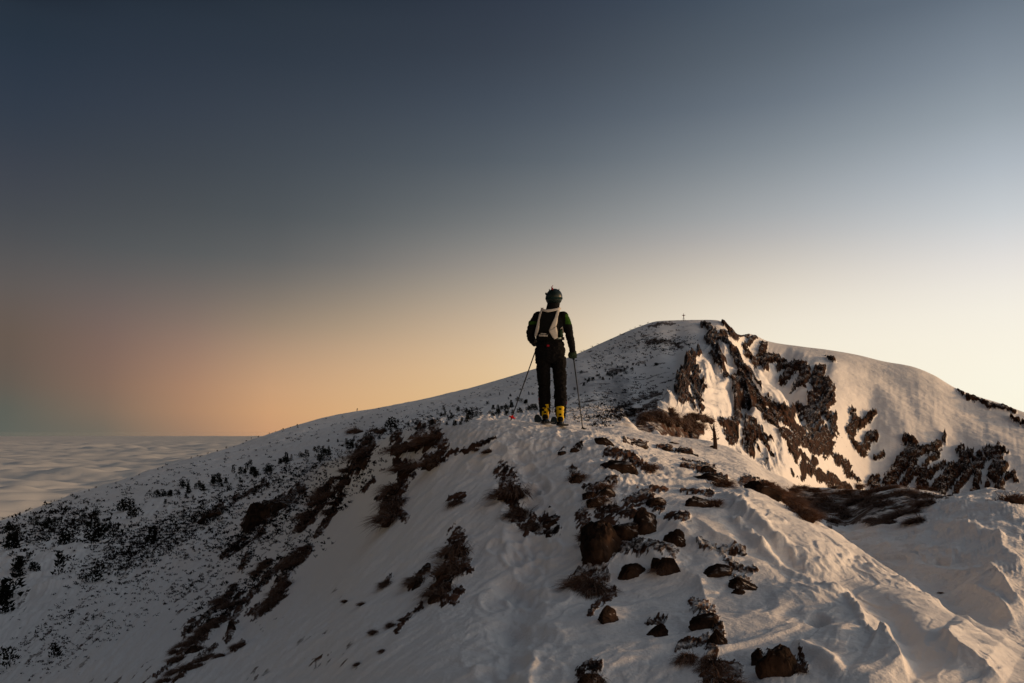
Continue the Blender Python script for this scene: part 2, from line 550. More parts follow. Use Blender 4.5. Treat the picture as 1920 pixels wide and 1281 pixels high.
KG = np.broadcast_to(GK[:, None].astype(np.float32), GR.shape)


def strokes(px, py, lst):
    """largest of 1 - d/w over traced lines (points, half width)."""
    best = np.full(px.shape, -1.0, np.float32)
    for pts, w in lst:
        pts = np.asarray(pts, np.float32)
        x0, y0 = pts.min(0) - 2 * w
        x1, y1 = pts.max(0) + 2 * w
        sel = np.nonzero((px > x0) & (px < x1) & (py > y0) & (py < y1))
        if not len(sel[0]):
            continue
        qx, qy = px[sel], py[sel]
        d2 = np.full(qx.shape, 1e9, np.float32)
        if len(pts) == 1:
            d2 = (qx - pts[0, 0]) ** 2 + (qy - pts[0, 1]) ** 2
        for (ax, ay), (bx, by) in zip(pts[:-1], pts[1:]):
            ux, uy = bx - ax, by - ay
            tt = np.clip(((qx - ax) * ux + (qy - ay) * uy) / (ux * ux + uy * uy + 1e-9), 0, 1)
            d2 = np.minimum(d2, (qx - ax - tt * ux) ** 2 + (qy - ay - tt * uy) ** 2)
        best[sel] = np.maximum(best[sel], 1 - np.sqrt(d2) / w)
    return best


def signed_d(px, py, pts, reach):
    """signed pixel distance to a traced line (positive on its right as drawn), and position along it."""
    pts = np.asarray(pts, np.float32)
    x0, y0 = pts.min(0) - reach
    x1, y1 = pts.max(0) + reach
    sel = np.nonzero((px > x0) & (px < x1) & (py > y0) & (py < y1))
    qx, qy = px[sel], py[sel]
    d2 = np.full(qx.shape, 1e9, np.float32)
    sg = np.zeros(qx.shape, np.float32)
    tl = np.zeros(qx.shape, np.float32)
    n = len(pts) - 1
    for i, ((ax, ay), (bx, by)) in enumerate(zip(pts[:-1], pts[1:])):
        ux, uy = bx - ax, by - ay
        tt = np.clip(((qx - ax) * ux + (qy - ay) * uy) / (ux * ux + uy * uy + 1e-9), 0, 1)
        dd = (qx - ax - tt * ux) ** 2 + (qy - ay - tt * uy) ** 2
        cr = ux * (qy - ay) - uy * (qx - ax)
        m = dd < d2
        d2 = np.where(m, dd, d2)
        sg = np.where(m, np.sign(-cr), sg)
        tl = np.where(m, (i + tt) / n, tl)
    fade = np.clip(np.minimum(tl, 1 - tl) * 5, 0, 1)
    return sel, np.sqrt(d2) * sg, fade


# stones near the camera, from the photograph
ROCKS = [  # px centre, py of the foot, width px, height px, depth/width, turn, angular, peak, label
    (1126, 1052, 88, 88, 0.9, 20, 0.3, 0.0, 'largest dark mossy boulder in the middle of the foreground snow'),
    (1172, 1012, 62, 46, 0.9, -15, 0.2, 0.0, 'rounded brown boulder dusted with snow behind the largest mossy boulder'),
    (1207, 996, 92, 56, 0.7, 25, 0.8, 0.45, 'peaked brown boulder above the largest mossy boulder'),
    (1233, 948, 46, 22, 0.8, 10, 0.6, 0.0, 'flat dark slab just above the peaked brown boulder'),
    (1271, 1026, 50, 40, 0.7, -20, 0.5, 0.1, 'small dark boulder with a snow cap right of the peaked boulder'),
    (1190, 1082, 62, 40, 0.6, 5, 0.7, 0.0, 'low lumpy dark rock below the largest mossy boulder'),
    (1232, 1068, 34, 34, 0.8, 40, 0.9, 0.3, 'blunt dark rock leaning against a pointed one'),
    (1254, 1080, 44, 52, 0.7, -12, 0.9, 0.5, 'pointed dark rock like a tooth beside the low lumpy rock'),
    (1308, 950, 58, 20, 0.6, -8, 0.7, 0.0, 'flat dark slab with brown grass right of the small slab'),
    (1136, 1172, 56, 48, 0.5, 35, 0.9, 0.4, 'slanting dark wedge of rock below the grassy clump'),
    (1347, 1078, 84, 26, 0.6, 5, 0.8, 0.0, 'long flat black rock lying in the drift on the right'),
    (1390, 1104, 56, 26, 0.7, -10, 0.7, 0.0, 'flat black rock just below the long flat one'),
    (1383, 1114, 24, 12, 0.9, 0, 0.6, 0.0, 'pebble sized dark stone at the foot of the flat black rock'),
    (1233, 1196, 40, 27, 0.7, -25, 0.7, 0.1, 'lone dark stone in smooth snow near the lower edge'),
    (1322, 1172, 54, 30, 0.7, 10, 0.8, 0.1, 'topmost rock of the stack of three in the lower right'),
    (1318, 1184, 44, 34, 0.8, -30, 0.9, 0.2, 'middle rock of the stack of three in the lower right'),
    (1343, 1212, 38, 36, 0.8, 15, 0.8, 0.1, 'lowest rock of the stack of three in the lower right'),
    (1465, 1276, 80, 74, 0.8, -25, 0.35, 0.1, 'big rounded dark boulder at the lower right edge of the snow'),
    (1419, 1244, 30, 30, 0.8, 20, 0.8, 0.2, 'small dark stone leaning on the big rounded boulder'),
    (1110, 1290, 56, 42, 0.8, 10, 0.7, 0.1, 'dark rock cut by the bottom edge of the picture'),
    (1135, 836, 42, 22, 0.5, -28, 0.5, 0.0, 'log shaped brown rock lying just right of the ski pole'),
    (1174, 888, 92, 34, 0.5, -18, 0.5, 0.0, 'long brown slab half buried below the log shaped rock'),
    (1195, 838, 54, 13, 0.7, 0, 0.6, 0.0, 'flat dark rock on the saddle nearest the log shaped rock'),
    (1246, 846, 32, 11, 0.8, 10, 0.7, 0.0, 'small dark rock on the saddle between two larger flat ones'),
    (1281, 853, 40, 14, 0.8, -5, 0.7, 0.1, 'dark rounded rock on the saddle below the shrubs'),
    (1303, 856, 18, 7, 0.9, 0, 0.6, 0.0, 'tiny dark rock touching the rounded saddle rock'),
    (1334, 841, 12, 8, 0.9, 0, 0.6, 0.0, 'tiny dark rock beside the dead tree stump'),
    (1262, 832, 22, 5, 0.9, 0, 0.6, 0.0, 'thin dark stone far out on the saddle snow'),
    (1326, 884, 36, 16, 0.7, 5, 1.0, 0.2, 'jagged black rock alone on the bright saddle snow'),
    (1340, 908, 84, 24, 0.5, -22, 0.5, 0.0, 'long brown slab with dry grass below the jagged black rock'),
    (1430, 930, 74, 30, 0.6, -12, 0.7, 0.0, 'black rock with dry grass at the edge of the dark hollow'),
    (1054, 852, 17, 9, 0.8, 15, 0.8, 0.0, 'small black stone in trodden snow under the skier'),
    (1080, 849, 22, 9, 0.7, -10, 0.8, 0.0, 'small black stone nearer the long brown slab on the knoll'),
    (1081, 908, 30, 22, 0.7, 0, 0.5, 0.0, 'squat dark rock with a grassy top in trodden snow'),
    (1108, 934, 36, 20, 0.8, 20, 0.6, 0.0, 'dark low rock left in the pair of grassy rocks'),
    (1140, 930, 40, 22, 0.8, -20, 0.6, 0.1, 'dark low rock right in the pair of grassy rocks'),
    (1120, 948, 44, 18, 0.8, 0, 0.6, 0.0, 'dark low rock below the pair of grassy rocks'),
    (1031, 953, 8, 9, 0.9, 0, 0.6, 0.0, 'single dark pebble on smooth snow right of the big grass tuft'),
    (1034, 988, 44, 24, 0.7, -18, 0.9, 0.2, 'dark pointed rock below the pebble left of the boulders'),
    (1030, 1010, 40, 20, 0.8, 12, 0.7, 0.0, 'dark flat rock under the pointed rock left of the boulders'),
    (727, 952, 48, 36, 0.6, 30, 0.7, 0.1, 'dark rock under drooping grass on the left shoulder'),
    (756, 850, 50, 36, 0.7, 10, 0.6, 0.1, 'dark rock among grass clumps at the left of the knoll top'),
    (806, 846, 48, 44, 0.7, -15, 0.6, 0.1, 'dark rounded rock among grass clumps left of the skier'),
    (812, 880, 40, 22, 0.7, 0, 0.6, 0.0, 'low dark rock under the grass clumps left of the skier'),
    (762, 890, 50, 26, 0.7, 10, 0.6, 0.0, 'low dark rock at the lower left of the knoll grass clumps'),
    (838, 1082, 50, 44, 0.7, 30, 0.8, 0.1, 'dark rock inside the long grassy strip on the left snow'),
    (818, 1130, 44, 30, 0.7, 10, 0.8, 0.1, 'dark rock at the bottom of the long grassy strip'),
    (782, 1104, 40, 20, 0.6, 35, 0.8, 0.1, 'thin dark rock left of the long grassy strip'),
    (528, 960, 66, 40, 0.8, 25, 0.9, 0.1, 'highest and biggest block of the dark outcrop on the left slope'),
    (490, 978, 66, 38, 0.8, 15, 0.9, 0.1, 'lower left block of the dark outcrop on the left slope'),
    (506, 956, 54, 28, 0.8, -15, 0.9, 0.1, 'middle block of the dark outcrop on the left slope'),
    (394, 974, 46, 20, 0.8, 20, 0.9, 0.1, 'small dark outcrop left of the big one on the left slope'),
    (688, 872, 42, 36, 0.8, 10, 0.7, 0.2, 'dark rock under grass beyond the left shoulder of the knoll'),
    (394, 1172, 36, 26, 0.6, 35, 0.9, 0.1, 'dark rock in the lower band of grass on the left slope'),
    (355, 1192, 20, 24, 0.7, 20, 0.9, 0.1, 'narrow dark rock at the lower end of the grass band'),
    (356, 1230, 46, 28, 0.6, 35, 0.9, 0.1, 'long dark rock near the lower left corner'),
    (432, 1184, 24, 28, 0.8, 10, 0.8, 0.1, 'rounded dark rock beside the lower grass band'),
    (458, 1066, 22, 24, 0.8, 20, 0.9, 0.2, 'upright dark rock at the top of the lower grass band'),
]

# bare patches of turf and broken rock in the near snow, traced from the photograph
PATCH = [
    ([(575, 1035), (545, 1062), (522, 1110)], 14), ([(548, 1048), (508, 1078), (482, 1110)], 8), ([(505, 1055), (480, 1080)], 8), ([(440, 1106), (415, 1130), (395, 1150), (375, 1172)], 8), ([(452, 1118), (430, 1148), (410, 1170), (388, 1182)], 6),
    ([(522, 1118), (502, 1138), (470, 1152)], 10), ([(472, 1118), (442, 1150), (426, 1202)], 8), ([(363, 1168), (347, 1192)], 8), ([(386, 1188), (356, 1214), (336, 1231)], 9), ([(330, 1237), (314, 1250), (290, 1272)], 5), ([(455, 1208), (438, 1228)], 6),
    ([(405, 1212), (370, 1240), (325, 1285)], 5), ([(466, 1042), (451, 1065)], 7), ([(562, 918), (545, 935), (520, 955), (490, 975), (466, 988)], 15), ([(418, 952), (384, 977)], 9), ([(602, 940), (586, 972), (560, 990)], 7), ([(622, 898), (600, 950)], 6),
    ([(642, 930), (612, 982), (590, 1010)], 7), ([(456, 1008), (436, 1025), (418, 1042)], 7), ([(492, 1000), (470, 1018), (440, 1036)], 7), ([(662, 880), (640, 912)], 6), ([(500, 905), (470, 925), (440, 935)], 5),
    ([(745, 815), (740, 850)], 12), ([(790, 808), (775, 846)], 15), ([(815, 805), (827, 842)], 15), ([(740, 876), (772, 886)], 12), ([(800, 872), (828, 866)], 12), ([(692, 832), (676, 858), (668, 874)], 18), ([(768, 893), (748, 922), (736, 948)], 14),
    ([(724, 934), (708, 944)], 9), ([(738, 958), (720, 976)], 12), ([(746, 964), (757, 979)], 11), ([(846, 945), (866, 937)], 8), ([(700, 905), (680, 925)], 5), ([(830, 862), (860, 856), (885, 850)], 5), ([(885, 846), (905, 842), (930, 836)], 4),
    ([(948, 890), (956, 922)], 22), ([(964, 940), (974, 978)], 17), ([(1000, 968), (985, 1000)], 8), ([(1022, 972), (1038, 984)], 13), ([(1012, 1000), (1046, 1008)], 9),
    ([(858, 1014), (851, 1045), (846, 1075), (834, 1098)], 19), ([(876, 1058), (866, 1080)], 9), ([(858, 1086), (884, 1078)], 6), ([(802, 1074), (768, 1107)], 8), ([(818, 1114), (832, 1132)], 13), ([(792, 1140), (762, 1160), (742, 1184)], 5),
    ([(732, 1088), (718, 1106)], 4), ([(862, 1116), (848, 1132)], 9), ([(1092, 985), (1100, 1040)], 14), ([(1130, 985), (1150, 1040)], 16), ([(1152, 985), (1192, 1005)], 18), ([(1084, 1098), (1110, 1086), (1142, 1060)], 17), ([(1100, 1112), (1132, 1100)], 13),
    ([(1170, 1058), (1215, 1064), (1262, 1072)], 14), ([(1108, 1166), (1125, 1142), (1152, 1122)], 9), ([(1180, 968), (1210, 950), (1236, 985)], 16), ([(1222, 940), (1246, 936)], 7), ([(1255, 1008), (1285, 1015)], 12),
    ([(1312, 1054), (1350, 1063), (1394, 1056)], 9), ([(1364, 1080), (1398, 1092), (1417, 1087)], 7), ([(1378, 1106), (1402, 1108)], 5), ([(1300, 1150), (1332, 1160)], 10), ([(1308, 1170), (1340, 1190), (1350, 1212)], 12), ([(1272, 1228), (1308, 1222)], 8),
    ([(1326, 1222), (1340, 1250), (1318, 1268)], 11), ([(1330, 1275), (1375, 1268)], 20), ([(1092, 1268), (1120, 1262)], 14), ([(1218, 1188), (1246, 1180)], 8), ([(1430, 1250), (1490, 1262)], 18), ([(1500, 1240), (1512, 1268)], 4),
    ([(1072, 888), (1088, 903)], 9), ([(1100, 926), (1152, 914)], 8), ([(1104, 940), (1140, 947)], 10), ([(1138, 859), (1180, 864), (1216, 888)], 9), ([(1284, 878), (1320, 890), (1358, 908)], 8), ([(1280, 940), (1334, 946)], 7), ([(1398, 910), (1462, 926)], 13),
    ([(1172, 832), (1212, 837)], 4), ([(1234, 843), (1258, 840)], 3.5), ([(1268, 850), (1296, 849)], 4.5), ([(1311, 877), (1340, 879)], 5), ([(1046, 850), (1058, 845)], 4), ([(1076, 846), (1092, 845)], 4)]
jx = (3.2 * perlin(PX / 8, PY / 8, 131) + 2.2 * perlin(PX / 3.6, PY / 3.6, 132)).astype(np.float32)
jy = (2.6 * perlin(PX / 8, PY / 7, 133) + 1.8 * perlin(PX / 3.6, PY / 3.2, 134)).astype(np.float32)
lean = (PX + PY) * 0.7071                      # rows of drift across the bare strips on the left
patch = strokes(PX + jx, PY + jy, [(p, w * 1.0) for p, w in PATCH])
patch = np.where((KG > 0.9) & (KG < 7.5) & (RR < 130), patch, -1)
patch = np.where(patch > -0.9, patch - 0.9 * np.clip(fbm(lean / 6.5, (PX - PY) / 26, 135, 3, 0.6) + 0.02, -0.1, 1) - 0.24 * perlin(PX / 2.8, PY / 2.6, 138), patch).astype(np.float32)
pw = sstep(0.0, 0.5, patch)

D = np.zeros(Z.shape, np.float32)
D += pw * RR / FPX * (1.4 + 2.2 * np.clip(fbm(PX / 11, PY / 8, 139, 3, 0.6, ridged), -1, 2))
near = 1 - sstep(18, 34, RR)
# --- near snow: soft waves, wind-carved ridges, crust
wx = X * 0.62 + Y * 0.78          # along the wind
wy = X * 0.78 - Y * 0.62          # across it
warp = fbm(X * 0.5, Y * 0.5, 11, 3)
right_w = sstep(-1.2, 1.2, X)     # the wind-carved side
amp_small = near * (0.35 + 0.65 * right_w) * (1 + 0.9 * sstep(5.2, 5.8, KG))
D += near * 0.045 * fbm(X * 0.36, Y * 0.36, 20, 3)
sas = fbm(wx * 0.55 + warp * 0.5, wy * 1.5 + warp * 1.1, 31, 3, 0.5, ridged)
D += amp_small * 0.013 * sas
sas2 = ridged(wx * 1.6 + warp, wy * 4.2 + warp * 2.0, 37)
D += amp_small * 0.006 * sas2
D += near * 0.010 * fbm(X * 3.1, Y * 3.1, 41, 3)
tn = 2.2 * fbm(wx * 0.42 + warp * 0.5, wy * 0.95 + warp * 0.6, 141, 4, 0.52) + 4
fl = np.floor(tn)
terr = fl + sstep(0.30, 0.52, tn - fl)
crust_w = near * (0.25 + 0.75 * right_w) * (1 + 0.6 * sstep(5.2, 5.8, KG)) * (1 - sstep(13, 20, RR))
D += crust_w * (1 - 0.5 * sstep(1040, 1130, PY)) * 0.017 * (terr - tn * 0.55)
tn2 = 2.0 * fbm(wx * 1.5 + warp, wy * 3.4 + warp * 1.4, 145, 3, 0.5) + 4
fl2 = np.floor(tn2)
D += crust_w * 0.0045 * (fl2 + sstep(0.3, 0.55, tn2 - fl2) - 0.5 * tn2)
left_streak = fbm(wx * 0.9, wy * 7.0, 43, 3)
D += near * (1 - right_w) * 0.010 * left_streak * (1 - sstep(7, 14, RR))
D += (1 - right_w) * sstep(4, 7, RR) * (1 - sstep(60, 110, RR)) * RR * 0.0011 * fbm((PX + PY) * 0.7071 / 10, (PX - PY) / 90, 47, 3, 0.6)
# trampled snow on the knoll
tramp = sstep(740, 820, PX) * (1 - sstep(1210, 1330, PX)) * sstep(3.0, 3.5, KG) * (1 - sstep(4.6, 5.0, KG))
tramp = np.maximum(tramp, sstep(1040, 1080, PX) * (1 - sstep(1200, 1260, PX)) * sstep(860, 880, PY) * (1 - sstep(960, 985, PY)) * (KG < 4.2))
D += tramp * (0.030 * fbm(X * 2.3, Y * 2.0, 51, 4, 0.6) + 0.012 * fbm(X * 9, Y * 7, 55, 3, 0.6, ridged))
# path climbing to the knoll
for pts, w, h in ([[(950, 1281), (958, 1180), (985, 1080), (1010, 990), (985, 900), (1000, 840)], 40, -0.035],
                  [[(930, 1200), (924, 1300)], 12, -0.008], [[(956, 1205), (952, 1290)], 12, -0.008], [[(1002, 1215), (990, 1300)], 12, 0.008],
                  [[(1000, 1080), (1060, 1060), (1080, 1010)], 26, -0.02],
                  # ski track and drift lines on the right-hand side
                  [[(1352, 985), (1395, 1030), (1445, 1064), (1490, 1088)], 16, -0.022],
                  [[(1430, 1022), (1467, 1052), (1513, 1080), (1572, 1088), (1613, 1114), (1663, 1147), (1697, 1185), (1740, 1290)], 24, -0.050],
                  [[(1347, 943), (1390, 970), (1423, 1003), (1453, 1023), (1480, 1047)], 11, 0.030],
                  [[(1367, 993), (1420, 1037), (1467, 1070), (1567, 1113), (1587, 1113), (1600, 1133), (1630, 1193)], 9, 0.028],
                  [[(1483, 1220), (1530, 1243), (1590, 1275)], 14, 0.030],
                  [[(1437, 1147), (1487, 1127), (1567, 1117)], 16, 0.018]):
    sel, d, f = signed_d(PX, PY, pts, w * 3)
    D[sel] += (1.6 * h * np.exp(-(d / w) ** 2) * f * (KG[sel] < 4.6)).astype(np.float32)
for pts, wl, wr, h, lo in (  # sharp crests: gentle on one side, steep on the other
        ([(1640, 1190), (1660, 1204), (1682, 1236), (1706, 1290)], 40, 7, 0.045, 0),
        ([(1763, 1190), (1800, 1240), (1885, 1290)], 10, 60, 0.05, 0),
        ([(1240, 1010), (1300, 1010), (1345, 1040), (1400, 1052)], 12, 34, 0.03, 0),
        ([(1150, 1010), (1230, 1085), (1310, 1110), (1330, 1160)], 14, 44, 0.03, 0),
        ([(1200, 1000), (1280, 1032), (1350, 1080)], 8, 20, 0.02, 0),
        ([(1660, 1077), (1747, 1095), (1813, 1100), (1847, 1080)], 26, 12, 0.05, 5),
        ([(1847, 1080), (1873, 1108), (1897, 1138), (1930, 1168)], 34, 12, 0.07, 4.6),
        ([(1810, 1125), (1867, 1153), (1920, 1205)], 30, 9, 0.05, 4.6),
        ([(1873, 1028), (1882, 1058), (1930, 1086)], 26, 12, 0.04, 5),
        ([(1600, 1010), (1660, 1012), (1760, 1004), (1850, 1030), (1930, 1050)], 12, 30, 0.05, 5),
        ([(1590, 1040), (1680, 1052), (1790, 1062), (1930, 1075)], 9, 26, 0.03, 5),
        ([(1690, 985), (1800, 968), (1930, 985)], 8, 22, 0.05, 6)):
    sel, d, f = signed_d(PX, PY, pts, 3 * max(wl, wr))
    prof = np.where(d > 0, np.exp(-np.abs(d) / wr), np.exp(-np.abs(d) / wl))
    D[sel] += (1.4 * h * prof * f * (KG[sel] > lo) * (KG[sel] < (4.6 if lo == 0 else 8.1))).astype(np.float32)
for cx, cy, rx, ry, h in ((1533, 1171, 19, 10, -0.085), (1481, 1167, 27, 14, -0.012), (953, 1103, 26, 15, -0.05), (1760, 1079, 9, 4, -0.05), (1772, 1081, 8, 4, -0.05)):
    q = ((PX - cx) / rx) ** 2 + ((PY - cy) / ry) ** 2
    D += (h * np.exp(-q ** 2)).astype(np.float32) * (KG < (4.6 if cx < 1700 else 8))
# snow banked against the stones
for px, py, w, h, *_ in ROCKS:
    sel = np.nonzero((np.abs(PX - px) < 1.6 * w) & (np.abs(PY - py) < 1.5 * h + 8) & (RR < 60) & (KG < (5.0 if py > 860 else 99)))
    qx, qy = (PX[sel] - px + 0.12 * w) / (0.62 * w), (PY[sel] - py - 0.12 * h) / (0.42 * h + 4)
    D[sel] += (0.13 * h * RR[sel] / FPX * np.exp(-qx * qx - qy * qy)).astype(np.float32)
# boot prints along the trodden path
gp = np.random.default_rng(31)
for k in range(92):
    t = gp.uniform(0, 1)
    qx = np.interp(t, [0, 0.25, 0.5, 0.75, 1], [952, 965, 1000, 985, 1010]) + gp.normal() * (46 - 14 * t)
    qy = np.interp(t, [0, 0.25, 0.5, 0.75, 1], [1275, 1130, 990, 890, 815])
    rr_ = float(np.interp(qy, [815, 890, 990, 1130, 1275], [9.9, 8.2, 6.9, 5.3, 3.7]))
    sx_ = 0.075 * FPX / rr_
    sy_ = sx_ * 0.62
    sel = np.nonzero((np.abs(PX - qx) < 2.4 * sx_) & (np.abs(PY - qy) < 2.4 * sy_) & (KG < 4.2) & (KG > 0.8))
    q = ((PX[sel] - qx) / sx_) ** 2 + ((PY[sel] - qy) / sy_) ** 2
    D[sel] += (-0.026 * np.exp(-q ** 2) + 0.012 * np.exp(-((q - 1.9) / 0.7) ** 2)).astype(np.float32) * gp.uniform(0.3, 0.9) * (1 - 0.55 * float(sstep(1050, 1200, qy)))
# crumbled crust along the drift edges
crumb = strokes(PX + 0.8 * 4 * perlin(PX / 9, PY / 9, 57), PY + 3 * perlin(PX / 8, PY / 8, 58), [([(1347, 940), (1392, 968), (1425, 1000), (1456, 1022), (1486, 1046), (1530, 1062), (1580, 1066)], 13), ([(1580, 1058), (1640, 1078), (1700, 1100), (1760, 1140)], 14),
                ([(1563, 1112), (1590, 1118), (1604, 1140), (1632, 1195)], 11), ([(1656, 1196), (1668, 1206)], 10), ([(1370, 990), (1400, 1015), (1440, 1050)], 8), ([(1230, 905), (1290, 925), (1320, 935)], 12), ([(1180, 920), (1230, 945)], 14)])
D += np.where(KG < 4.7, np.clip(crumb, 0, 1), 0) * (0.034 * np.clip(perlin(X * 8, Y * 8, 59) + 0.15, 0, 1) + 0.020 * np.clip(perlin(X * 17, Y * 17, 60), 0, 1)).astype(np.float32)
# --- saddle beyond the knoll and the slope on the left
mid = sstep(14, 30, RR) * (1 - sstep(70, 130, RR))
D += mid * (0.16 * fbm(X * 0.16, Y * 0.16, 61, 4) + 0.05 * fbm(X * 0.7, Y * 0.7, 63, 3))
lw = sstep(14, 40, RR) * (1 - sstep(1150, 1300, PX))
s_al = X * 0.80 + Y * 0.60       # down the left slope
s_ac = X * 0.60 - Y * 0.80
D += lw * 0.16 * fbm(s_al * 0.06, s_ac * 0.55, 65, 4)
far = sstep(60, 140, RR)
D += far * (0.8 * fbm(X * 0.035, Y * 0.035, 71, 3) + 0.12 * fbm(X * 0.3, Y * 0.3, 73, 3))
# --- cliffs, bowl and ribs: rock traced from the mountain, put on its surface
ROCK = [
    ([(1318, 612), (1335, 622), (1350, 628), (1362, 632)], 5), ([(1335, 631), (1350, 641), (1362, 651), (1375, 661), (1385, 682)], 8), ([(1355, 612), (1366, 618), (1374, 626), (1380, 634)], 6),
    ([(1334, 634), (1346, 651), (1360, 658), (1372, 668), (1384, 692), (1394, 716), (1402, 738)], 11), ([(1352, 640), (1366, 660), (1384, 688)], 9), ([(1372, 690), (1388, 720), (1404, 755), (1412, 790)], 12),
    ([(1378, 738), (1386, 765), (1384, 800), (1372, 835)], 11), ([(1372, 736), (1384, 748)], 9), ([(1396, 728), (1412, 760), (1424, 792)], 12), ([(1405, 740), (1428, 775), (1452, 812)], 12),
    ([(1424, 770), (1450, 790), (1474, 800)], 14), ([(1430, 800), (1455, 822), (1478, 838)], 13), ([(1442, 822), (1470, 842), (1500, 850)], 13), ([(1470, 795), (1488, 815), (1500, 835)], 12),
    ([(1480, 838), (1504, 848), (1522, 856)], 10), ([(1446, 815), (1462, 838)], 10),
    ([(1404, 816), (1408, 856)], 9), ([(1399, 798), (1422, 840), (1446, 882)], 7), ([(1405, 797), (1428, 828), (1449, 860)], 4), ([(1414, 835), (1432, 862)], 8),
    ([(1354, 799), (1364, 818), (1370, 838)], 7), ([(1388, 800), (1384, 842)], 8), ([(1370, 820), (1376, 846)], 8),
    ([(1290, 690), (1288, 740)], 6), ([(1310, 670), (1313, 692)], 4), ([(1330, 690), (1350, 718), (1364, 740)], 7), ([(1335, 672), (1352, 698), (1358, 712)], 5), ([(1300, 686), (1304, 712), (1318, 742)], 6),
    ([(1280, 700), (1284, 735), (1290, 764)], 6), ([(1303, 725), (1312, 750)], 7), ([(1302, 735), (1317, 785)], 4), ([(1292, 757), (1308, 792), (1320, 823)], 4), ([(1272, 735), (1280, 765)], 7),
    ([(1270, 715), (1278, 742)], 5), ([(1318, 690), (1328, 716)], 3), ([(1342, 738), (1346, 752)], 3),
    ([(1380, 629), (1397, 627), (1411, 633)], 3), ([(1414, 634), (1397, 654), (1403, 667), (1417, 686)], 6), ([(1433, 647), (1427, 661), (1418, 683)], 7), ([(1433, 667), (1432, 683), (1442, 693)], 6),
    ([(1436, 695), (1419, 720)], 7), ([(1433, 667), (1455, 672), (1474, 682), (1461, 689)], 7), ([(1480, 687), (1505, 689), (1512, 704), (1502, 720)], 10), ([(1480, 695), (1474, 714), (1455, 731)], 7),
    ([(1492, 728), (1480, 740)], 4), ([(1435, 734), (1449, 732)], 6), ([(1538, 697), (1532, 714), (1552, 729), (1556, 751), (1544, 764)], 11), ([(1533, 736), (1514, 757), (1533, 776), (1517, 789), (1486, 798)], 11),
    ([(1480, 771), (1499, 759), (1513, 764)], 6), ([(1508, 774), (1524, 786)], 12), ([(1542, 770), (1560, 790), (1566, 820)], 7),
    ([(1505, 816), (1521, 805), (1522, 796)], 6), ([(1505, 821), (1530, 807), (1540, 799)], 4), ([(1545, 815), (1555, 835), (1545, 852)], 11), ([(1520, 836), (1538, 848)], 11), ([(1530, 826), (1548, 822)], 8),
    ([(1488, 873), (1492, 905)], 8), ([(1455, 846), (1480, 869)], 3), ([(1496, 874), (1514, 872), (1533, 877)], 4), ([(1503, 884), (1528, 876)], 4), ([(1520, 897), (1555, 904), (1588, 913)], 10),
    ([(1505, 894), (1509, 910)], 5), ([(1567, 860), (1582, 874)], 6), ([(1588, 879), (1590, 895), (1606, 908)], 7), ([(1600, 772), (1596, 778)], 4), ([(1566, 786), (1568, 778)], 3),
    ([(1602, 787), (1605, 799), (1622, 792), (1638, 783)], 7), ([(1599, 802), (1590, 819), (1600, 835), (1614, 850)], 11), ([(1611, 846), (1627, 835), (1628, 822), (1642, 822)], 7), ([(1641, 861), (1656, 851)], 4),
    ([(1610, 857), (1622, 869)], 3), ([(1642, 896), (1635, 910), (1642, 921)], 8), ([(1703, 830), (1711, 834)], 10), ([(1771, 820), (1771, 829)], 4), ([(1717, 852), (1739, 849), (1760, 840)], 7),
    ([(1712, 848), (1689, 874), (1673, 896), (1667, 909)], 13), ([(1714, 870), (1695, 912)], 7), ([(1760, 857), (1742, 868), (1732, 882)], 4.5), ([(1771, 874), (1742, 891)], 5), ([(1720, 887), (1735, 890), (1735, 914)], 5),
    ([(1720, 909), (1730, 897)], 5), ([(1789, 876), (1773, 901), (1754, 914)], 8), ([(1800, 843), (1810, 859), (1796, 877)], 7), ([(1815, 846), (1829, 862)], 5), ([(1814, 870), (1792, 890), (1767, 926)], 7),
    ([(1839, 870), (1817, 888), (1793, 923)], 8), ([(1836, 890), (1825, 928)], 6), ([(1836, 852), (1845, 863)], 6), ([(1851, 851), (1870, 849), (1873, 873), (1859, 890)], 10), ([(1886, 877), (1871, 890)], 6),
    ([(1861, 896), (1876, 909), (1881, 926)], 7), ([(1886, 897), (1901, 890), (1904, 900)], 4.5), ([(1851, 912), (1853, 928)], 5), ([(1882, 850), (1886, 854)], 4), ([(1815, 745), (1836, 752), (1858, 763)], 5),
    ([(1850, 757), (1868, 765)], 3), ([(1872, 762), (1890, 772)], 3), ([(1896, 783), (1920, 795)], 3), ([(1795, 734), (1805, 741)], 3), ([(1880, 760), (1905, 774)], 2.5), ([(1560, 676), (1563, 682)], 4), ([(1548, 668), (1556, 674)], 2),
]
fm = RR > 55
nwx = (3.4 * perlin(PX / 13, PY / 13, 81) + 2.6 * perlin(PX / 5, PY / 5, 82)).astype(np.float32)
nwy = (3.4 * perlin(PX / 13, PY / 13, 83) + 2.6 * perlin(PX / 5, PY / 5, 84)).astype(np.float32)
rock = np.zeros(Z.shape, np.float32) - 1
ROCK = [(p, w * 1.04) for p, w in ROCK]
r0 = int(np.argmax(KG[:, 0] >= 9.0))
rock[r0:] = strokes(PX[r0:] + nwx[r0:], PY[r0:] + nwy[r0:], ROCK)
rock[r0:][RR[r0:] < 50] = -1
rock[KG > 15.02] = -1
jag = perlin(PX / 60, PY / 60, 85)
l_dn = fbm((PX * 0.78 - PY * 0.62) / 5.2 + 0.5 * jag, (PX * 0.62 + PY * 0.78) / 21, 86, 3, 0.62)      # snow lying along the ribs
l_up = fbm((PX * 0.80 + PY * 0.60) / 5.6 + 0.5 * jag, (PX * 0.60 - PY * 0.80) / 24, 87, 3, 0.62)      # snow on the strata of the bowl and foot
lmix = sstep(1480, 1540, PX + 0.25 * (PY - 760)) * 0.85 + 0.05
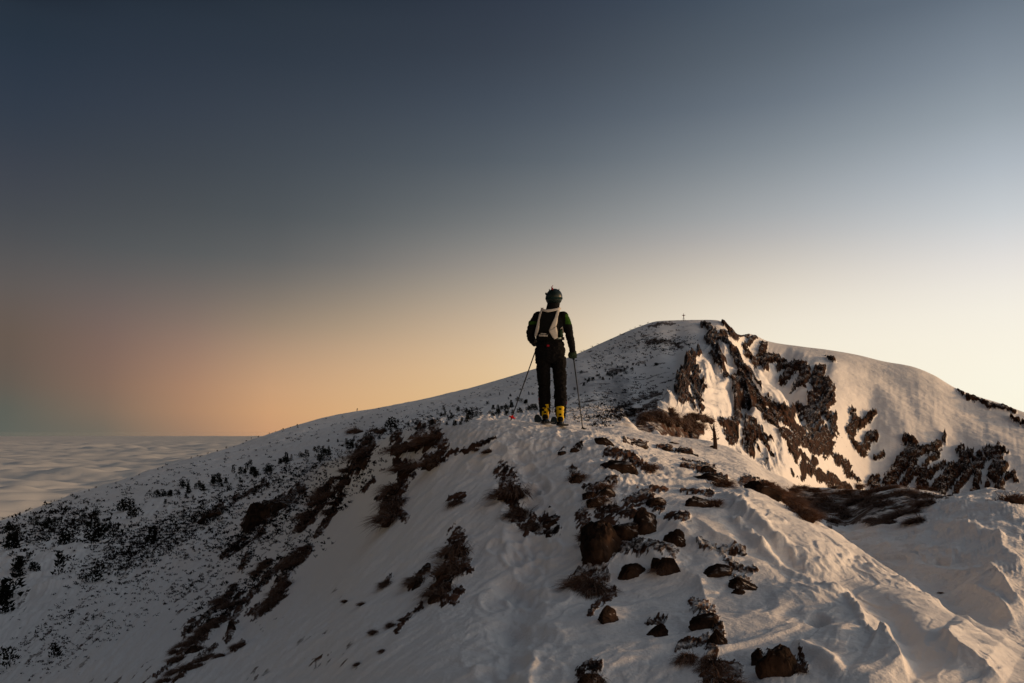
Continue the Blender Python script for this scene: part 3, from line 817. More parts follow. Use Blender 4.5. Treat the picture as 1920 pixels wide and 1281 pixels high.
lmix = np.where((PX > 1400) & (KG > 12.3), 0.8, lmix)
ledge = l_dn * (1 - lmix) + l_up * lmix
rock = np.where(rock > -0.9, rock - 0.85 * np.clip(ledge - 0.04, -0.14, 1.0) - 0.22 * perlin(PX / 5.0, PY / 4.2, 88) - 0.22 * perlin(PX / 3.0, PY / 2.8, 89), rock).astype(np.float32)
SNOWP = [([(1336, 650), (1350, 668), (1366, 695), (1380, 728)], 7), ([(1322, 695), (1342, 728), (1360, 760), (1362, 788)], 15), ([(1335, 745), (1346, 790)], 9), ([(1396, 706), (1425, 737), (1455, 760), (1476, 775)], 6),
         ([(1394, 789), (1425, 826), (1457, 857), (1494, 905)], 7), ([(1428, 858), (1466, 908)], 5), ([(1292, 775), (1315, 806), (1336, 830)], 8), ([(1326, 800), (1350, 832)], 6), ([(1393, 812), (1385, 850)], 3.5), ([(1318, 604), (1346, 610), (1358, 620)], 5),
         ([(1340, 622), (1352, 630)], 2.5), ([(1352, 636), (1372, 650)], 4), ([(1402, 690), (1448, 722), (1478, 758)], 15), ([(1500, 736), (1508, 755)], 11), ([(1446, 690), (1452, 712)], 7), ([(1417, 640), (1408, 652)], 5), ([(1460, 655), (1486, 672)], 6),
         ([(1424, 665), (1420, 672)], 4), ([(1494, 801), (1508, 792)], 6), ([(1498, 776), (1482, 786)], 4), ([(1508, 813), (1536, 795)], 3), ([(1448, 844), (1462, 851)], 4), ([(1500, 866), (1530, 864), (1560, 886), (1604, 910)], 7), ([(1412, 745), (1432, 765)], 3),
         ([(1368, 700), (1378, 718)], 3), ([(1440, 790), (1452, 800)], 2.5), ([(1466, 812), (1484, 824)], 2.5), ([(1424, 705), (1408, 715)], 3), ([(1575, 800), (1600, 850), (1640, 890)], 7), ([(1345, 660), (1356, 676)], 3)]
snp = np.full(Z.shape, -1.0, np.float32)
snp[r0:] = strokes(PX[r0:] + 0.45 * nwx[r0:], PY[r0:] + 0.45 * nwy[r0:], SNOWP)
rock = np.where(rock > -0.9, rock - 2.2 * np.clip(snp + 0.05, 0, 1), rock).astype(np.float32)
rockw = sstep(-0.05, 0.35, rock)
qa = PX * 0.75 - PY * 0.66       # across the ribs
qb = PX * 0.66 + PY * 0.75       # down the ribs
facew = sstep(1195, 1260, PX) * (1 - sstep(1500, 1600, PX)) * sstep(9.0, 10.0, KG) * (1 - sstep(12.0, 12.4, KG))
bowlw = sstep(1390, 1420, PX) * (1 - sstep(1520, 1580, PX)) * sstep(12.5, 13.2, KG) * (1 - sstep(14.4, 15, KG))
sc_m = RR / FPX                  # metres per photo pixel there
ribs = fbm(qa / 26 + 0.6 * perlin(PX / 60, PY / 60, 90), qb / 150, 91, 4, 0.55, ridged)
D += facew * 9.0 * sc_m * ribs
D += bowlw * 5.0 * sc_m * fbm(PX / 40 + PY / 90, PY / 120, 95, 3)
for pts, wl, wr, h in (([(1393, 783), (1430, 830), (1487, 872), (1515, 920)], 14, 40, 26), ([(1340, 640), (1385, 700), (1475, 775), (1510, 815)], 10, 26, 18),
                       ([(1262, 690), (1300, 740), (1340, 800), (1372, 850)], 30, 14, 8), ([(1318, 668), (1350, 720), (1385, 762), (1390, 790)], 40, 12, 16)):
    sel, d, f = signed_d(PX, PY, pts, 90)
    prof = np.where(d > 0, np.exp(-(d / wl) ** 2), np.exp(-np.abs(d) / wr))
    D[sel] += (h * sc_m[sel] * prof * f * facew[sel]).astype(np.float32)
rn = fbm(X * 0.55, Y * 0.55 + Z.astype(np.float32) * 0.7, 97, 4, 0.6, ridged)
crag = fbm(PX / 7.5 + 0.7 * jag, PY / 9.5, 153, 3, 0.65, ridged)
D += rockw * sc_m * (3.0 + 1.6 * rn + 3.0 * crag) * (RR > 55)
# flutes of the right flank
for pts, w, h in (([(1590, 690), (1650, 735), (1680, 765), (1696, 800), (1702, 832)], 17, 7), ([(1700, 738), (1745, 772), (1762, 800), (1768, 830)], 12, 4.5), ([(1735, 755), (1800, 790), (1835, 830), (1846, 850)], 13, 5),
                  ([(1790, 775), (1850, 818), (1880, 850), (1900, 880)], 13, 5), ([(1835, 790), (1890, 830), (1930, 870)], 11, 4), ([(1548, 690), (1572, 730), (1610, 780)], 22, 8),
                  ([(1575, 780), (1610, 830), (1640, 880)], 10, 4), ([(1470, 650), (1530, 680), (1600, 715), (1700, 770)], 16, 3), ([(1640, 770), (1668, 810), (1672, 850)], 12, 4)):
    sel, d, f = signed_d(PX, PY, pts, w * 3)
    D[sel] += (0.62 * h * sc_m[sel] * np.exp(-(d / (1.15 * w)) ** 2) * f * (KG[sel] > 9.5)).astype(np.float32)
flw = sstep(1540, 1640, PX) * sstep(9.5, 10.5, KG) * (1 - sstep(14.0, 15.0, KG))
D += flw * sc_m * (0.6 * fbm(PX / 34 - PY / 60, PY / 220 + PX / 300, 99, 3) + 0.35 * fbm(PX / 9, PY / 60, 104, 2))
# far shoulder turned away on the right
crestw = sstep(14.2, 15.0, KG)
D -= crestw * sc_m * 0.0
# the cornice lip where the shaded slope ends
calm = np.exp(-(((PX - 1035) / 60) ** 2)) * np.exp(-((RR - 10.6) / 0.8) ** 2)
D *= (1 - 0.8 * calm)
sky_damp = 1 - 0.85 * np.exp(-((KG - 15.0) / 0.35) ** 2) * (RR > 100)
D *= sky_damp
D *= 1 - 0.75 * np.exp(-((KG - 4.0) / 0.22) ** 2) * (RR < 13)
D[:27] *= np.linspace(0.3, 1, 27)[:, None]
Z += D
GEd = Z / GR                     # what the ground looks like with its relief

# bare turf in the hollow, on the shrub band and as faint stains
turf = np.zeros(Z.shape, np.float32)
HOL = [([(1490, 935), (1560, 945), (1640, 935), (1700, 925)], 26), ([(1540, 965), (1600, 975), (1660, 968), (1720, 955)], 22), ([(1560, 990), (1600, 985)], 14), ([(1440, 920), (1500, 960), (1530, 985)], 12), ([(1740, 945), (1780, 950)], 12)]
kk = (KG > 5.2) & (KG < 8.6)
h = strokes(PX + nwx, PY + nwy, HOL)
dune = sstep(0, 14, PY - np.interp(PX, [1480, 1590, 1640, 1730, 1790, 1860], [1040, 1008, 988, 972, 944, 930]))
turf = np.where(kk, np.clip(h * 3.0, 0, 1) * (1 - dune), 0).astype(np.float32)
streak = fbm(PX / 60, PY / 9, 107, 3)
turf *= np.clip(0.86 + 0.5 * streak, 0, 1)
SH = [([(1205, 795), (1235, 800), (1290, 818)], 20), ([(1232, 780), (1262, 795), (1310, 820)], 16), ([(1150, 785), (1185, 775), (1230, 750)], 7)]
hs = strokes(PX + nwx, PY + nwy, SH)
turf = np.maximum(turf, np.where((KG > 8.0) & (KG < 12.5) & (PX > 1100) & (RR > 38), np.clip(hs * 2, 0, 0.75), 0)).astype(np.float32)
ls = (fbm(lean / 8.5, (PX - PY) / 75, 111, 4, 0.6) - 0.30) * 2.2
zone = sstep(880, 960, PY) * (1 - sstep(520, 640, PX - 0.35 * (PY - 900))) * (KG > 1.0) * (KG < 7) * (0.45 + 0.55 * sstep(-0.1, 0.3, fbm(PX / 120, PY / 90, 151, 2)))
turf = np.maximum(turf, np.clip(ls, 0, 0.62) * zone).astype(np.float32)
ups = (fbm(X * 0.18, Y * 0.18, 115, 4) - 0.2) * 0.9 * sstep(1010, 1120, PX) * (1 - sstep(1270, 1330, PX)) * (RR > 60) * (KG < 15)
turf = np.maximum(turf, np.clip((ups - 0.12) * 2.2, 0, 0.7)).astype(np.float32)
# dark broken ground under the summit on the left
SUM = [([(1215, 615), (1240, 606), (1262, 608)], 6), ([(1215, 640), (1245, 640), (1275, 648)], 8), ([(1140, 700), (1180, 690)], 6), ([(1150, 770), (1200, 745), (1235, 735)], 8), ([(1180, 770), (1230, 765)], 8)]
turf = np.maximum(turf, np.where(RR > 60, np.clip(strokes(PX + 2 * nwx, PY + nwy, SUM) * 1.2, 0, 0.8), 0)).astype(np.float32)
turf = np.maximum(turf, np.where(patch > -0.9, np.clip(0.5 + patch * 1.7, 0, 1), 0)).astype(np.float32)
rock_att = np.clip(0.5 + rock * 1.6, 0, 1).astype(np.float32)
rock_att[rock <= -0.99] = 0


def grid_part(ra, rb, name, mat):
    n = rb - ra + 1
    V = np.stack([X[ra:rb + 1], Y[ra:rb + 1], Z[ra:rb + 1].astype(np.float32)], -1).reshape(-1, 3)
    i = np.arange(n - 1)[:, None] * NC + np.arange(NC - 1)[None]
    F = np.stack([i, i + 1, i + 1 + NC, i + NC], -1).reshape(-1, 4)
    me = mesh_np(name, V, F)
    for an, arr in (('rock', rock_att), ('turf', turf)):
        at = me.attributes.new(an, 'FLOAT', 'POINT')
        at.data.foreach_set('value', np.ascontiguousarray(arr[ra:rb + 1].ravel()))
    return link(name, me, mat)


row_split = int(np.argmax(KG[:, 0] >= 5.0))
ridge = grid_part(0, row_split, 'snow_ridge', M_SNOW_NEAR)
tag(ridge, 'snow covered ridge with wind carved drifts and a trodden path', kind='structure')
mount = grid_part(row_split, NR - 1, 'mountain', M_SNOW_FAR)
tag(mount, 'snowy mountain with a broad shaded slope, rocky cliffs and a smooth right flank', kind='structure')


def ground(px, py, kmin=0.0, kmax=99.0):
    """first visible ground point under a pixel: (x, y, z), distance."""
    a, e = az_e(px, py)
    c = int(np.clip(np.searchsorted(AZ, a), 0, NC - 1))
    ra, rb = int(np.argmax(GK >= kmin)), NR if kmax > KN else int(np.argmax(GK >= kmax))
    col = GEd[ra:rb, c]
    idx = np.nonzero(col >= e)[0]
    i = ra + (int(idx[0]) if len(idx) else int(np.argmax(col)))
    r = GR[i, c]
    if len(idx) and i > ra:
        f = (e - GEd[i - 1, c]) / max(1e-9, GEd[i, c] - GEd[i - 1, c])
        r = GR[i - 1, c] + np.clip(f, 0, 1) * (GR[i, c] - GR[i - 1, c])
    z = float(np.interp(r, GR[:, c], Z[:, c]))
    return Vector((r * math.sin(float(a)), r * math.cos(float(a)), z)), float(r)


def height(x, y):
    a = math.atan2(x, y)
    c = int(np.clip(np.searchsorted(AZ, a), 0, NC - 1))
    return float(np.interp(math.hypot(x, y), GR[:, c], Z[:, c]))


# ------------------------------------------------------------------ sea of clouds far below on the left
def cloud_sea():
    nr, na = 520, 420
    az = np.linspace(R(-75), R(35), na)
    r = np.exp(np.linspace(math.log(1800), math.log(110000), nr))
    rg, ag = np.meshgrid(r, az, indexing='ij')
    x, y = (rg * np.sin(ag)).astype(np.float32), (rg * np.cos(ag)).astype(np.float32)
    u, v = x * 0.94 + y * 0.34, -x * 0.34 + y * 0.94
    fade = 1 - 0.6 * sstep(20000, 70000, rg)
    wv = fbm(x / 5200, y / 5200, 131, 3)
    z = 64 * fbm(u / 2600 + wv * 0.4, v / 900 + wv * 0.4, 121, 3, 0.45) + 44 * np.abs(fbm(u / 900, v / 380, 125, 3, 0.5)) + 9 * fbm(u / 330, v / 150, 128, 3)
    z = -400 + z * fade - 1.0 * rg * 0.0
    V = np.stack([x, y, z.astype(np.float32)], -1).reshape(-1, 3)
    i = np.arange(nr - 1)[:, None] * na + np.arange(na - 1)[None]
    F = np.stack([i, i + 1, i + 1 + na, i + na], -1).reshape(-1, 4)
    m, t, b = mat_new('cloud top')
    co = N(t, 'ShaderNodeTexCoord').outputs['Object']
    n1 = noise_node(t, co, 0.0012, 5, 0.6)
    t.links.new(mixc(t, n1, (0.60, 0.60, 0.58), (0.78, 0.76, 0.72)), b.inputs['Base Color'])
    b.inputs['Roughness'].default_value = 1.0
    b.inputs['Specular IOR Level'].default_value = 0.0
    o = link('clouds', mesh_np('clouds', V, F), m)
    tag(o, 'sea of clouds stretching to the horizon far below the left slope', kind='stuff')


cloud_sea()


# air between the ridge and the far clouds
bm = bmesh.new()
_lo, _hi = (-115000.0, -2500.0, -620.0), (80000.0, 115000.0, 75.0)
_v = [bm.verts.new((x, y, z)) for z in (_lo[2], _hi[2]) for y in (_lo[1], _hi[1]) for x in (_lo[0], _hi[0])]
for f in ((0, 2, 3, 1), (4, 5, 7, 6), (0, 1, 5, 4), (2, 6, 7, 3), (0, 4, 6, 2), (1, 3, 7, 5)):
    bm.faces.new([_v[i] for i in f])
me = bpy.data.meshes.new('haze')
bm.to_mesh(me)
bm.free()
hm = bpy.data.materials.new('haze')
hm.use_nodes = True
ht = hm.node_tree
ht.nodes.clear()
hv = N(ht, 'ShaderNodeVolumePrincipled')
hv.inputs['Color'].default_value = (0.92, 0.92, 0.92, 1)
hv.inputs['Density'].default_value = 1.1e-6
hv.inputs['Anisotropy'].default_value = 0.2
ho = N(ht, 'ShaderNodeOutputMaterial')
ht.links.new(hv.outputs[0], ho.inputs['Volume'])
tag(link('haze', me, hm), 'thin dusk haze between the ridge and the horizon', kind='stuff')
# ------------------------------------------------------------------ rocks
def rock_material():
    m, t, b = mat_new('dark rock')
    co = N(t, 'ShaderNodeTexCoord').outputs['Object']
    oi = N(t, 'ShaderNodeObjectInfo').outputs['Random']
    n1 = noise_node(t, co, 9.0, 6, 0.65)
    n2 = noise_node(t, co, 2.6, 4)
    n3 = noise_node(t, co, 40.0, 4)
    c = mixc(t, mrange(t, n1, 0.3, 0.72), (0.005, 0.004, 0.0035), (0.040, 0.023, 0.016))
    c = mixc(t, mrange(t, n2, 0.5, 0.72), c, (0.070, 0.041, 0.027))          # lichen and dry moss
    geo = N(t, 'ShaderNodeNewGeometry')
    sp = N(t, 'ShaderNodeSeparateXYZ')
    t.links.new(geo.outputs['Normal'], sp.inputs[0])
    up = math_node(t, 'ADD', math_node(t, 'MULTIPLY', sp.outputs[2], 0.75), math_node(t, 'MULTIPLY', sp.outputs[0], 0.22))
    up = math_node(t, 'ADD', up, math_node(t, 'MULTIPLY', math_node(t, 'SUBTRACT', n1, 0.5), 1.3))
    up = math_node(t, 'ADD', up, math_node(t, 'MULTIPLY', math_node(t, 'SUBTRACT', n3, 0.5), 0.5))
    up = math_node(t, 'ADD', up, math_node(t, 'MULTIPLY', math_node(t, 'SUBTRACT', oi, 0.5), 0.2))
    sn = mrange(t, math_node(t, 'ADD', up, math_node(t, 'MULTIPLY', math_node(t, 'SUBTRACT', n2, 0.5), 0.9)), 0.72, 1.02, 0.0, 0.85)
    c = mixc(t, sn, c, (0.62, 0.56, 0.51))                                   # wind-blown snow dust
    t.links.new(c, b.inputs['Base Color'])
    b.inputs['Roughness'].default_value = 0.85
    b.inputs['Specular IOR Level'].default_value = 0.04
    bp = N(t, 'ShaderNodeBump')
    bp.inputs['Strength'].default_value = 0.8
    bp.inputs['Distance'].default_value = 0.015
    t.links.new(n1, bp.inputs['Height'])
    t.links.new(bp.outputs[0], b.inputs['Normal'])
    return m


M_ROCK = rock_material()
N3 = np.random.default_rng(21)


def noise3(v, f, seed):
    return (perlin(v[:, 0] * f + 3.1, v[:, 1] * f + v[:, 2] * f * 0.7, seed) + perlin(v[:, 2] * f + 7.7, v[:, 0] * f - v[:, 1] * f * 0.6, seed + 1)) * 0.7


def rock_mesh(name, sx, sy, sz, seed, angular=0.6, sub=4, peak=0.0, flat=0.0):
    """a weathered stone: a ball cut by random planes, roughened, with the size given in metres."""
    bm = bmesh.new()
    bmesh.ops.create_icosphere(bm, subdivisions=sub, radius=1.0)
    bm.verts.ensure_lookup_table()
    V = np.array([v.co[:] for v in bm.verts])
    F = np.array([[v.index for v in f.verts] for f in bm.faces])
    bm.free()
    g = np.random.default_rng(seed)
    for _ in range(int(7 + 5 * angular)):
        n = g.normal(size=3)
        n[2] = abs(n[2]) * (1.0 if flat == 0 else 1.6)
        n /= np.linalg.norm(n)
        d = g.uniform(0.34, 0.76)
        over = np.maximum(0, V @ n - d)
        V = V - (over * (0.75 + 0.25 * angular))[:, None] * n
    k = seed % 50
    V = V * (1 + 0.16 * noise3(V, 1.2, k) - 0.14 * np.abs(noise3(V, 2.3, k + 2)) + 0.16 * (0.3 - np.abs(noise3(V, 4.6, k + 4))) + 0.10 * (0.3 - np.abs(noise3(V, 9.5, k + 6))))[:, None]
    if peak:
        V[:, :2] *= (1 - peak * np.clip(V[:, 2], 0, 1))[:, None]
    V /= np.abs(V).max(0)
    V *= np.array([sx, sy, sz]) * 0.5
    me = mesh_np(name, V, F, False)
    return me


for i, (px, py, w, h, dp, turn, ang, peak, label) in enumerate(ROCKS):
    p, r = ground(px, py - 0.2 * h)
    s = r / FPX
    sx, sz = w * s, h * s
    k = 0.72 if (px < 1045 and r < 30) else 1.0
    sx, sz = sx * k, sz * k
    me = rock_mesh('rock', sx * 1.05, sx * dp, sz * 1.45, 500 + i * 17, ang, 4 if w > 34 and r < 14 else 3, peak)
    o = link('rock', me, M_ROCK, loc=(p.x, p.y, p.z + sz * (0.12 if r < 12 and px > 1045 else 0.04)))
    o.rotation_euler = (0, R(-turn * 0.6), R(turn))
    tag(o, label, 'rock')

# ------------------------------------------------------------------ dry grass
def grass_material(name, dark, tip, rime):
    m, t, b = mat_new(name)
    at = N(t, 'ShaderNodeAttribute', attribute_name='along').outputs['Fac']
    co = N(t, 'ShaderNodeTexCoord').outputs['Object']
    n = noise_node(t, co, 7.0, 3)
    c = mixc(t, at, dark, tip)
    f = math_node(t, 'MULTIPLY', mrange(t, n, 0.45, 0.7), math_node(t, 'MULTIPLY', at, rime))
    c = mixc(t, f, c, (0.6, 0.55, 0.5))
    t.links.new(c, b.inputs['Base Color'])
    b.inputs['Roughness'].default_value = 0.8
    b.inputs['Specular IOR Level'].default_value = 0.03
    return m


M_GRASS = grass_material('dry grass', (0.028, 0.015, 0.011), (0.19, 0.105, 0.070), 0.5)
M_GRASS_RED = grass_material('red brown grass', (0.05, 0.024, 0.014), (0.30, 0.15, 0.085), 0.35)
M_TURF = simple('turf', (0.026, 0.016, 0.012), 0.95, var=0.5, scale=14, bump=0.6)


def tuft_mesh(name, seed, blades=520, length=0.85, wid=0.012, lean=(0, 0), upright=0.6, mound=0.22):
    """a tuft one metre across: bent tapering blades rising from a small turf mound."""
    g = np.random.default_rng(seed)
    V, F, A, MI = [], [], [], []
    for k in range(blades):
        th = g.uniform(0, 2 * np.pi)
        rad = 0.42 * math.sqrt(g.uniform(0, 1)) * (1 + 0.3 * math.sin(3 * th + seed))
        bx, by = rad * math.cos(th), rad * math.sin(th) * 0.8
        bz = mound * (1 - (rad / 0.5) ** 2) * 0.9 - 0.03
        L = length * g.uniform(0.35, 1.0)
        out = g.uniform(0.25, 1.0)
        dx = math.cos(th + g.normal() * 0.7) * out * 0.7 + lean[0] + g.normal() * 0.18
        dy = math.sin(th + g.normal() * 0.7) * out * 0.7 + lean[1] + g.normal() * 0.18
        up = upright * g.uniform(0.5, 1.3)
        p = np.array([bx, by, bz])
        d = np.array([dx * 0.4, dy * 0.4, up])
        side = np.cross(d, g.normal(size=3))
        side /= np.linalg.norm(side) + 1e-9
        w = wid * g.uniform(0.6, 1.3)
        i0 = len(V)
        n = 4
        for q in range(n):
            t = q / (n - 1)
            ww = w * (1 - t) ** 0.7
            if q < n - 1:
                V += [p - side * ww, p + side * ww]
                A += [t, t]
            else:
                V.append(p.copy()); A.append(1.0)
            d = d + np.array([dx * 0.42, dy * 0.42, -0.42])
            p = p + d / (np.linalg.norm(d) + 1e-9) * L / (n - 1)
        for q in range(n - 2):
            a = i0 + 2 * q
            F += [(a, a + 1, a + 3), (a, a + 3, a + 2)]; MI += [0, 0]
        a = i0 + 2 * (n - 2)
        F.append((a, a + 1, a + 2)); MI.append(0)
    nr, na = 6, 18
    i0 = len(V)
    for a in range(nr + 1):
        for q in range(na):
            th = 2 * math.pi * q / na
            rr = 0.36 * a / nr * (1 + 0.22 * math.sin(3 * th + seed) + 0.12 * math.sin(7 * th + seed * 2))
            V.append(np.array([rr * math.cos(th), rr * math.sin(th) * 0.85, mound * (1 - (a / nr) ** 2) * (1 + 0.25 * math.sin(5 * th + a)) - 0.10 * (a == nr)]))
            A.append(0.0)
    for a in range(nr):
        for q in range(na):
            v0, v1 = i0 + a * na + q, i0 + a * na + (q + 1) % na
            F += [(v0, v1, v1 + na), (v0, v1 + na, v0 + na)]; MI += [1, 1]
    me = mesh_np(name, np.array(V), np.array(F), True)
    at = me.attributes.new('along', 'FLOAT', 'POINT')
    at.data.foreach_set('value', np.array(A, np.float32))
    me.materials.append(None); me.materials.append(None)
    me.polygons.foreach_set('material_index', np.array(MI, np.int32))
    return me


TUFTS, REDS = [], []
for i in range(7):
    a = i * 2.399
    me = tuft_mesh('grass_tuft', 40 + i, lean=(-0.45 + 0.2 * math.cos(a), -0.35 + 0.2 * math.sin(a)), upright=0.7 + 0.15 * (i % 3))
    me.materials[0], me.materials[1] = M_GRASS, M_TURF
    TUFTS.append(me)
for i in range(4):
    me = tuft_mesh('grass_tuft', 60 + i, lean=(0.35, -0.25), upright=0.8, mound=0.18, blades=460)
    me.materials[0], me.materials[1] = M_GRASS_RED, M_TURF
    REDS.append(me)
g_t = np.random.default_rng(77)


def put_tuft(px, py, size, red=False, kmin=0.0, kmax=99.0, flat=1.0):
    p, r = ground(px, py, kmin, kmax)
    lst = REDS if red else TUFTS
    o = link('grass_tuft', lst[int(g_t.integers(len(lst)))], loc=p)
    s = size * (1.12 if px < 1000 else 1.1) * r / FPX
    o.location.z -= 0.05 * s
    o.scale = (s, s * g_t.uniform(0.8, 1.3), s * g_t.uniform(0.75, 1.05) * flat)
    o.rotation_euler = (0, R(-8), g_t.uniform(-0.7, 0.7))
    return o


SINGLE_TUFTS = [
    (958, 925, 62, 0, 'biggest shaggy tuft of brown grass in the middle of the knoll'), (972, 968, 46, 0, 'shaggy brown tuft directly under the biggest tuft on the knoll'),
    (1000, 990, 34, 0, 'small leaning tuft left of the pointed dark rock'), (786, 838, 50, 0, 'dark tuft between the rocks at the left of the knoll top'),
    (812, 828, 46, 0, 'tall dark tuft nearest the skier on the left of the knoll top'), (760, 842, 50, 0, 'bushy dark tuft on the left edge of the knoll top'),
    (768, 880, 50, 0, 'brown tuft below the bushy tuft on the knoll edge'), (812, 872, 46, 0, 'brown tuft over the low rock left of the skier'),
    (744, 918, 52, 0, 'upper drooping brown tuft on the left shoulder'), (742, 946, 54, 0, 'middle drooping brown tuft on the left shoulder'),
    (736, 974, 60, 0, 'lowest drooping brown tuft on the left shoulder'), (688, 856, 48, 0, 'round dark tuft just beyond the left shoulder'),
    (856, 944, 30, 0, 'faint low tuft alone on smooth snow of the knoll'), (856, 1036, 56, 0, 'tall tuft at the top of the long grassy strip'),
    (846, 1072, 54, 0, 'tuft in the middle of the long grassy strip'), (826, 1112, 52, 0, 'low tuft at the foot of the long grassy strip'),
    (782, 1090, 36, 0, 'small tuft left of the long grassy strip'), (724, 1096, 26, 0, 'sparse thin tuft furthest left of the long grassy strip'),
    (1094, 1096, 56, 0, 'dark tuft hanging below the largest mossy boulder'), (1118, 1110, 52, 0, 'dark tuft beside the slanting wedge of rock'), (1100, 1010, 30, 0, 'thin tuft at the left foot of the largest mossy boulder'),
    (1082, 898, 30, 1, 'reddish grass on top of the squat rock in trodden snow'), (1132, 916, 34, 1, 'reddish grass over the pair of low rocks'), (1120, 940, 36, 1, 'reddish grass below the pair of low rocks'),
    (1290, 1236, 40, 0, 'spiky brown tuft left below the stack of three rocks'), (1338, 1250, 44, 0, 'spiky brown tuft right below the stack of three rocks'), (1352, 1286, 62, 1, 'reddish tuft cut by the bottom edge of the picture'),
    (1112, 1276, 40, 0, 'dark tuft on the rock at the bottom edge'), (1500, 1256, 26, 0, 'few thin stalks right of the big rounded boulder'),
    (1216, 880, 30, 1, 'reddish grass at the right end of the long brown slab'), (1352, 912, 40, 1, 'reddish grass at the right end of the grassy slab'), (1338, 946, 30, 1, 'reddish grass behind the flat slab'),
    (1896, 942, 44, 1, 'rust coloured tuft on the dune crest at the right edge'),
    (1762, 1112, 8, 1, 'tiny tuft poking out of the drift crest'), (1240, 1070, 30, 0, 'dark grass at the base of the pointed tooth rock'),
]
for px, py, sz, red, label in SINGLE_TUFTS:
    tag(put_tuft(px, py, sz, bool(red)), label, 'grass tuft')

CLUSTERS = [  # box, count, size range, red, label, group
    ((1428, 912, 1525, 978), 16, (26, 40), 1, 'golden brown grass tuft on the rim between bright snow and dark hollow', 'grass tufts on the rim of the hollow'),
    ((1500, 925, 1740, 985), 34, (22, 40), 0, 'low dark grass tuft in the shaded hollow below the cliffs', 'grass tufts in the dark hollow'),
    ((1480, 912, 1750, 930), 16, (16, 26), 1, 'short red brown tuft along the far rim of the hollow', 'grass tufts along the far rim'),
    ((500, 1105, 540, 1150), 6, (22, 34), 0, 'brown tuft in the widest clump of the lower grass band', 'grass tufts of the widest clump'),
    ((535, 1034, 580, 1068), 6, (20, 32), 0, 'brown tuft at the top right end of the lower grass band', 'grass tufts at the top of the band'),
    ((476, 1053, 506, 1084), 4, (14, 24), 0, 'brown tuft left of the top of the lower grass band', 'grass tufts beside the band top'),
    ((410, 1104, 442, 1136), 5, (14, 24), 0, 'small brown tuft on the upper edge of the grass band', 'grass tufts on the band edge'),
    ((368, 1140, 450, 1205), 9, (16, 28), 0, 'brown tuft among dark rocks of the lower grass band', 'grass tufts among the band rocks'),
    ((320, 1190, 380, 1236), 6, (16, 26), 0, 'brown tuft along the long rock near the lower left corner', 'grass tufts by the long rock'),
    ((300, 1225, 420, 1275), 8, (16, 26), 0, 'sparse brown tuft low down in the left corner', 'sparse grass tufts in the corner'),
    ((568, 905, 612, 990), 10, (18, 30), 0, 'brown tuft on the slope right of the dark outcrop', 'grass tufts by the outcrop'),
    ((600, 880, 660, 960), 9, (16, 28), 0, 'brown tuft between the outcrop and the left shoulder', 'grass tufts under the shoulder'),
    ((640, 1120, 760, 1250), 7, (8, 16), 0, 'sparse stalks on the smooth shaded snow at the bottom', 'sparse stalks at the bottom'),
    ((437, 1208, 456, 1230), 2, (16, 22), 0, 'dark tuft alone below the rocks of the grass band', 'grass tufts below the band'),
    ((660, 800, 720, 846), 5, (12, 22), 0, 'small dark tuft on the line behind the left shoulder', 'grass tufts behind the shoulder'),
    ((880, 843, 930, 850), 3, (10, 18), 0, 'low dark tuft in trodden snow left below the skier', 'low tufts in trodden snow'),
]
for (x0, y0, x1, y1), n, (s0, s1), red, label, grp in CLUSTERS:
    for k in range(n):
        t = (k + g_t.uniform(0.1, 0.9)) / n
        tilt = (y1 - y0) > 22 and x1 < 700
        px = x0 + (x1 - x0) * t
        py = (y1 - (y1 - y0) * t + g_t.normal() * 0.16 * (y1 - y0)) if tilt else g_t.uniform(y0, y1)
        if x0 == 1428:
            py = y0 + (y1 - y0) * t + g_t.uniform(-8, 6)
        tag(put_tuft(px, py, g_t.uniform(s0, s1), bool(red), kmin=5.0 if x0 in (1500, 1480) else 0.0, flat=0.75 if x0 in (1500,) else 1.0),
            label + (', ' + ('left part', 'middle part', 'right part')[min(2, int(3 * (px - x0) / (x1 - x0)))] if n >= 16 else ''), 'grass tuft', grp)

# ------------------------------------------------------------------ dwarf pines, low shrubs, rimed bushes
M_PINE = simple('pine needles', (0.008, 0.009, 0.007), 0.9, var=0.4, scale=4)
M_TWIG = grass_material('rimed twigs', (0.035, 0.018, 0.012), (0.20, 0.10, 0.06), 0.9)
g_p = np.random.default_rng(5)


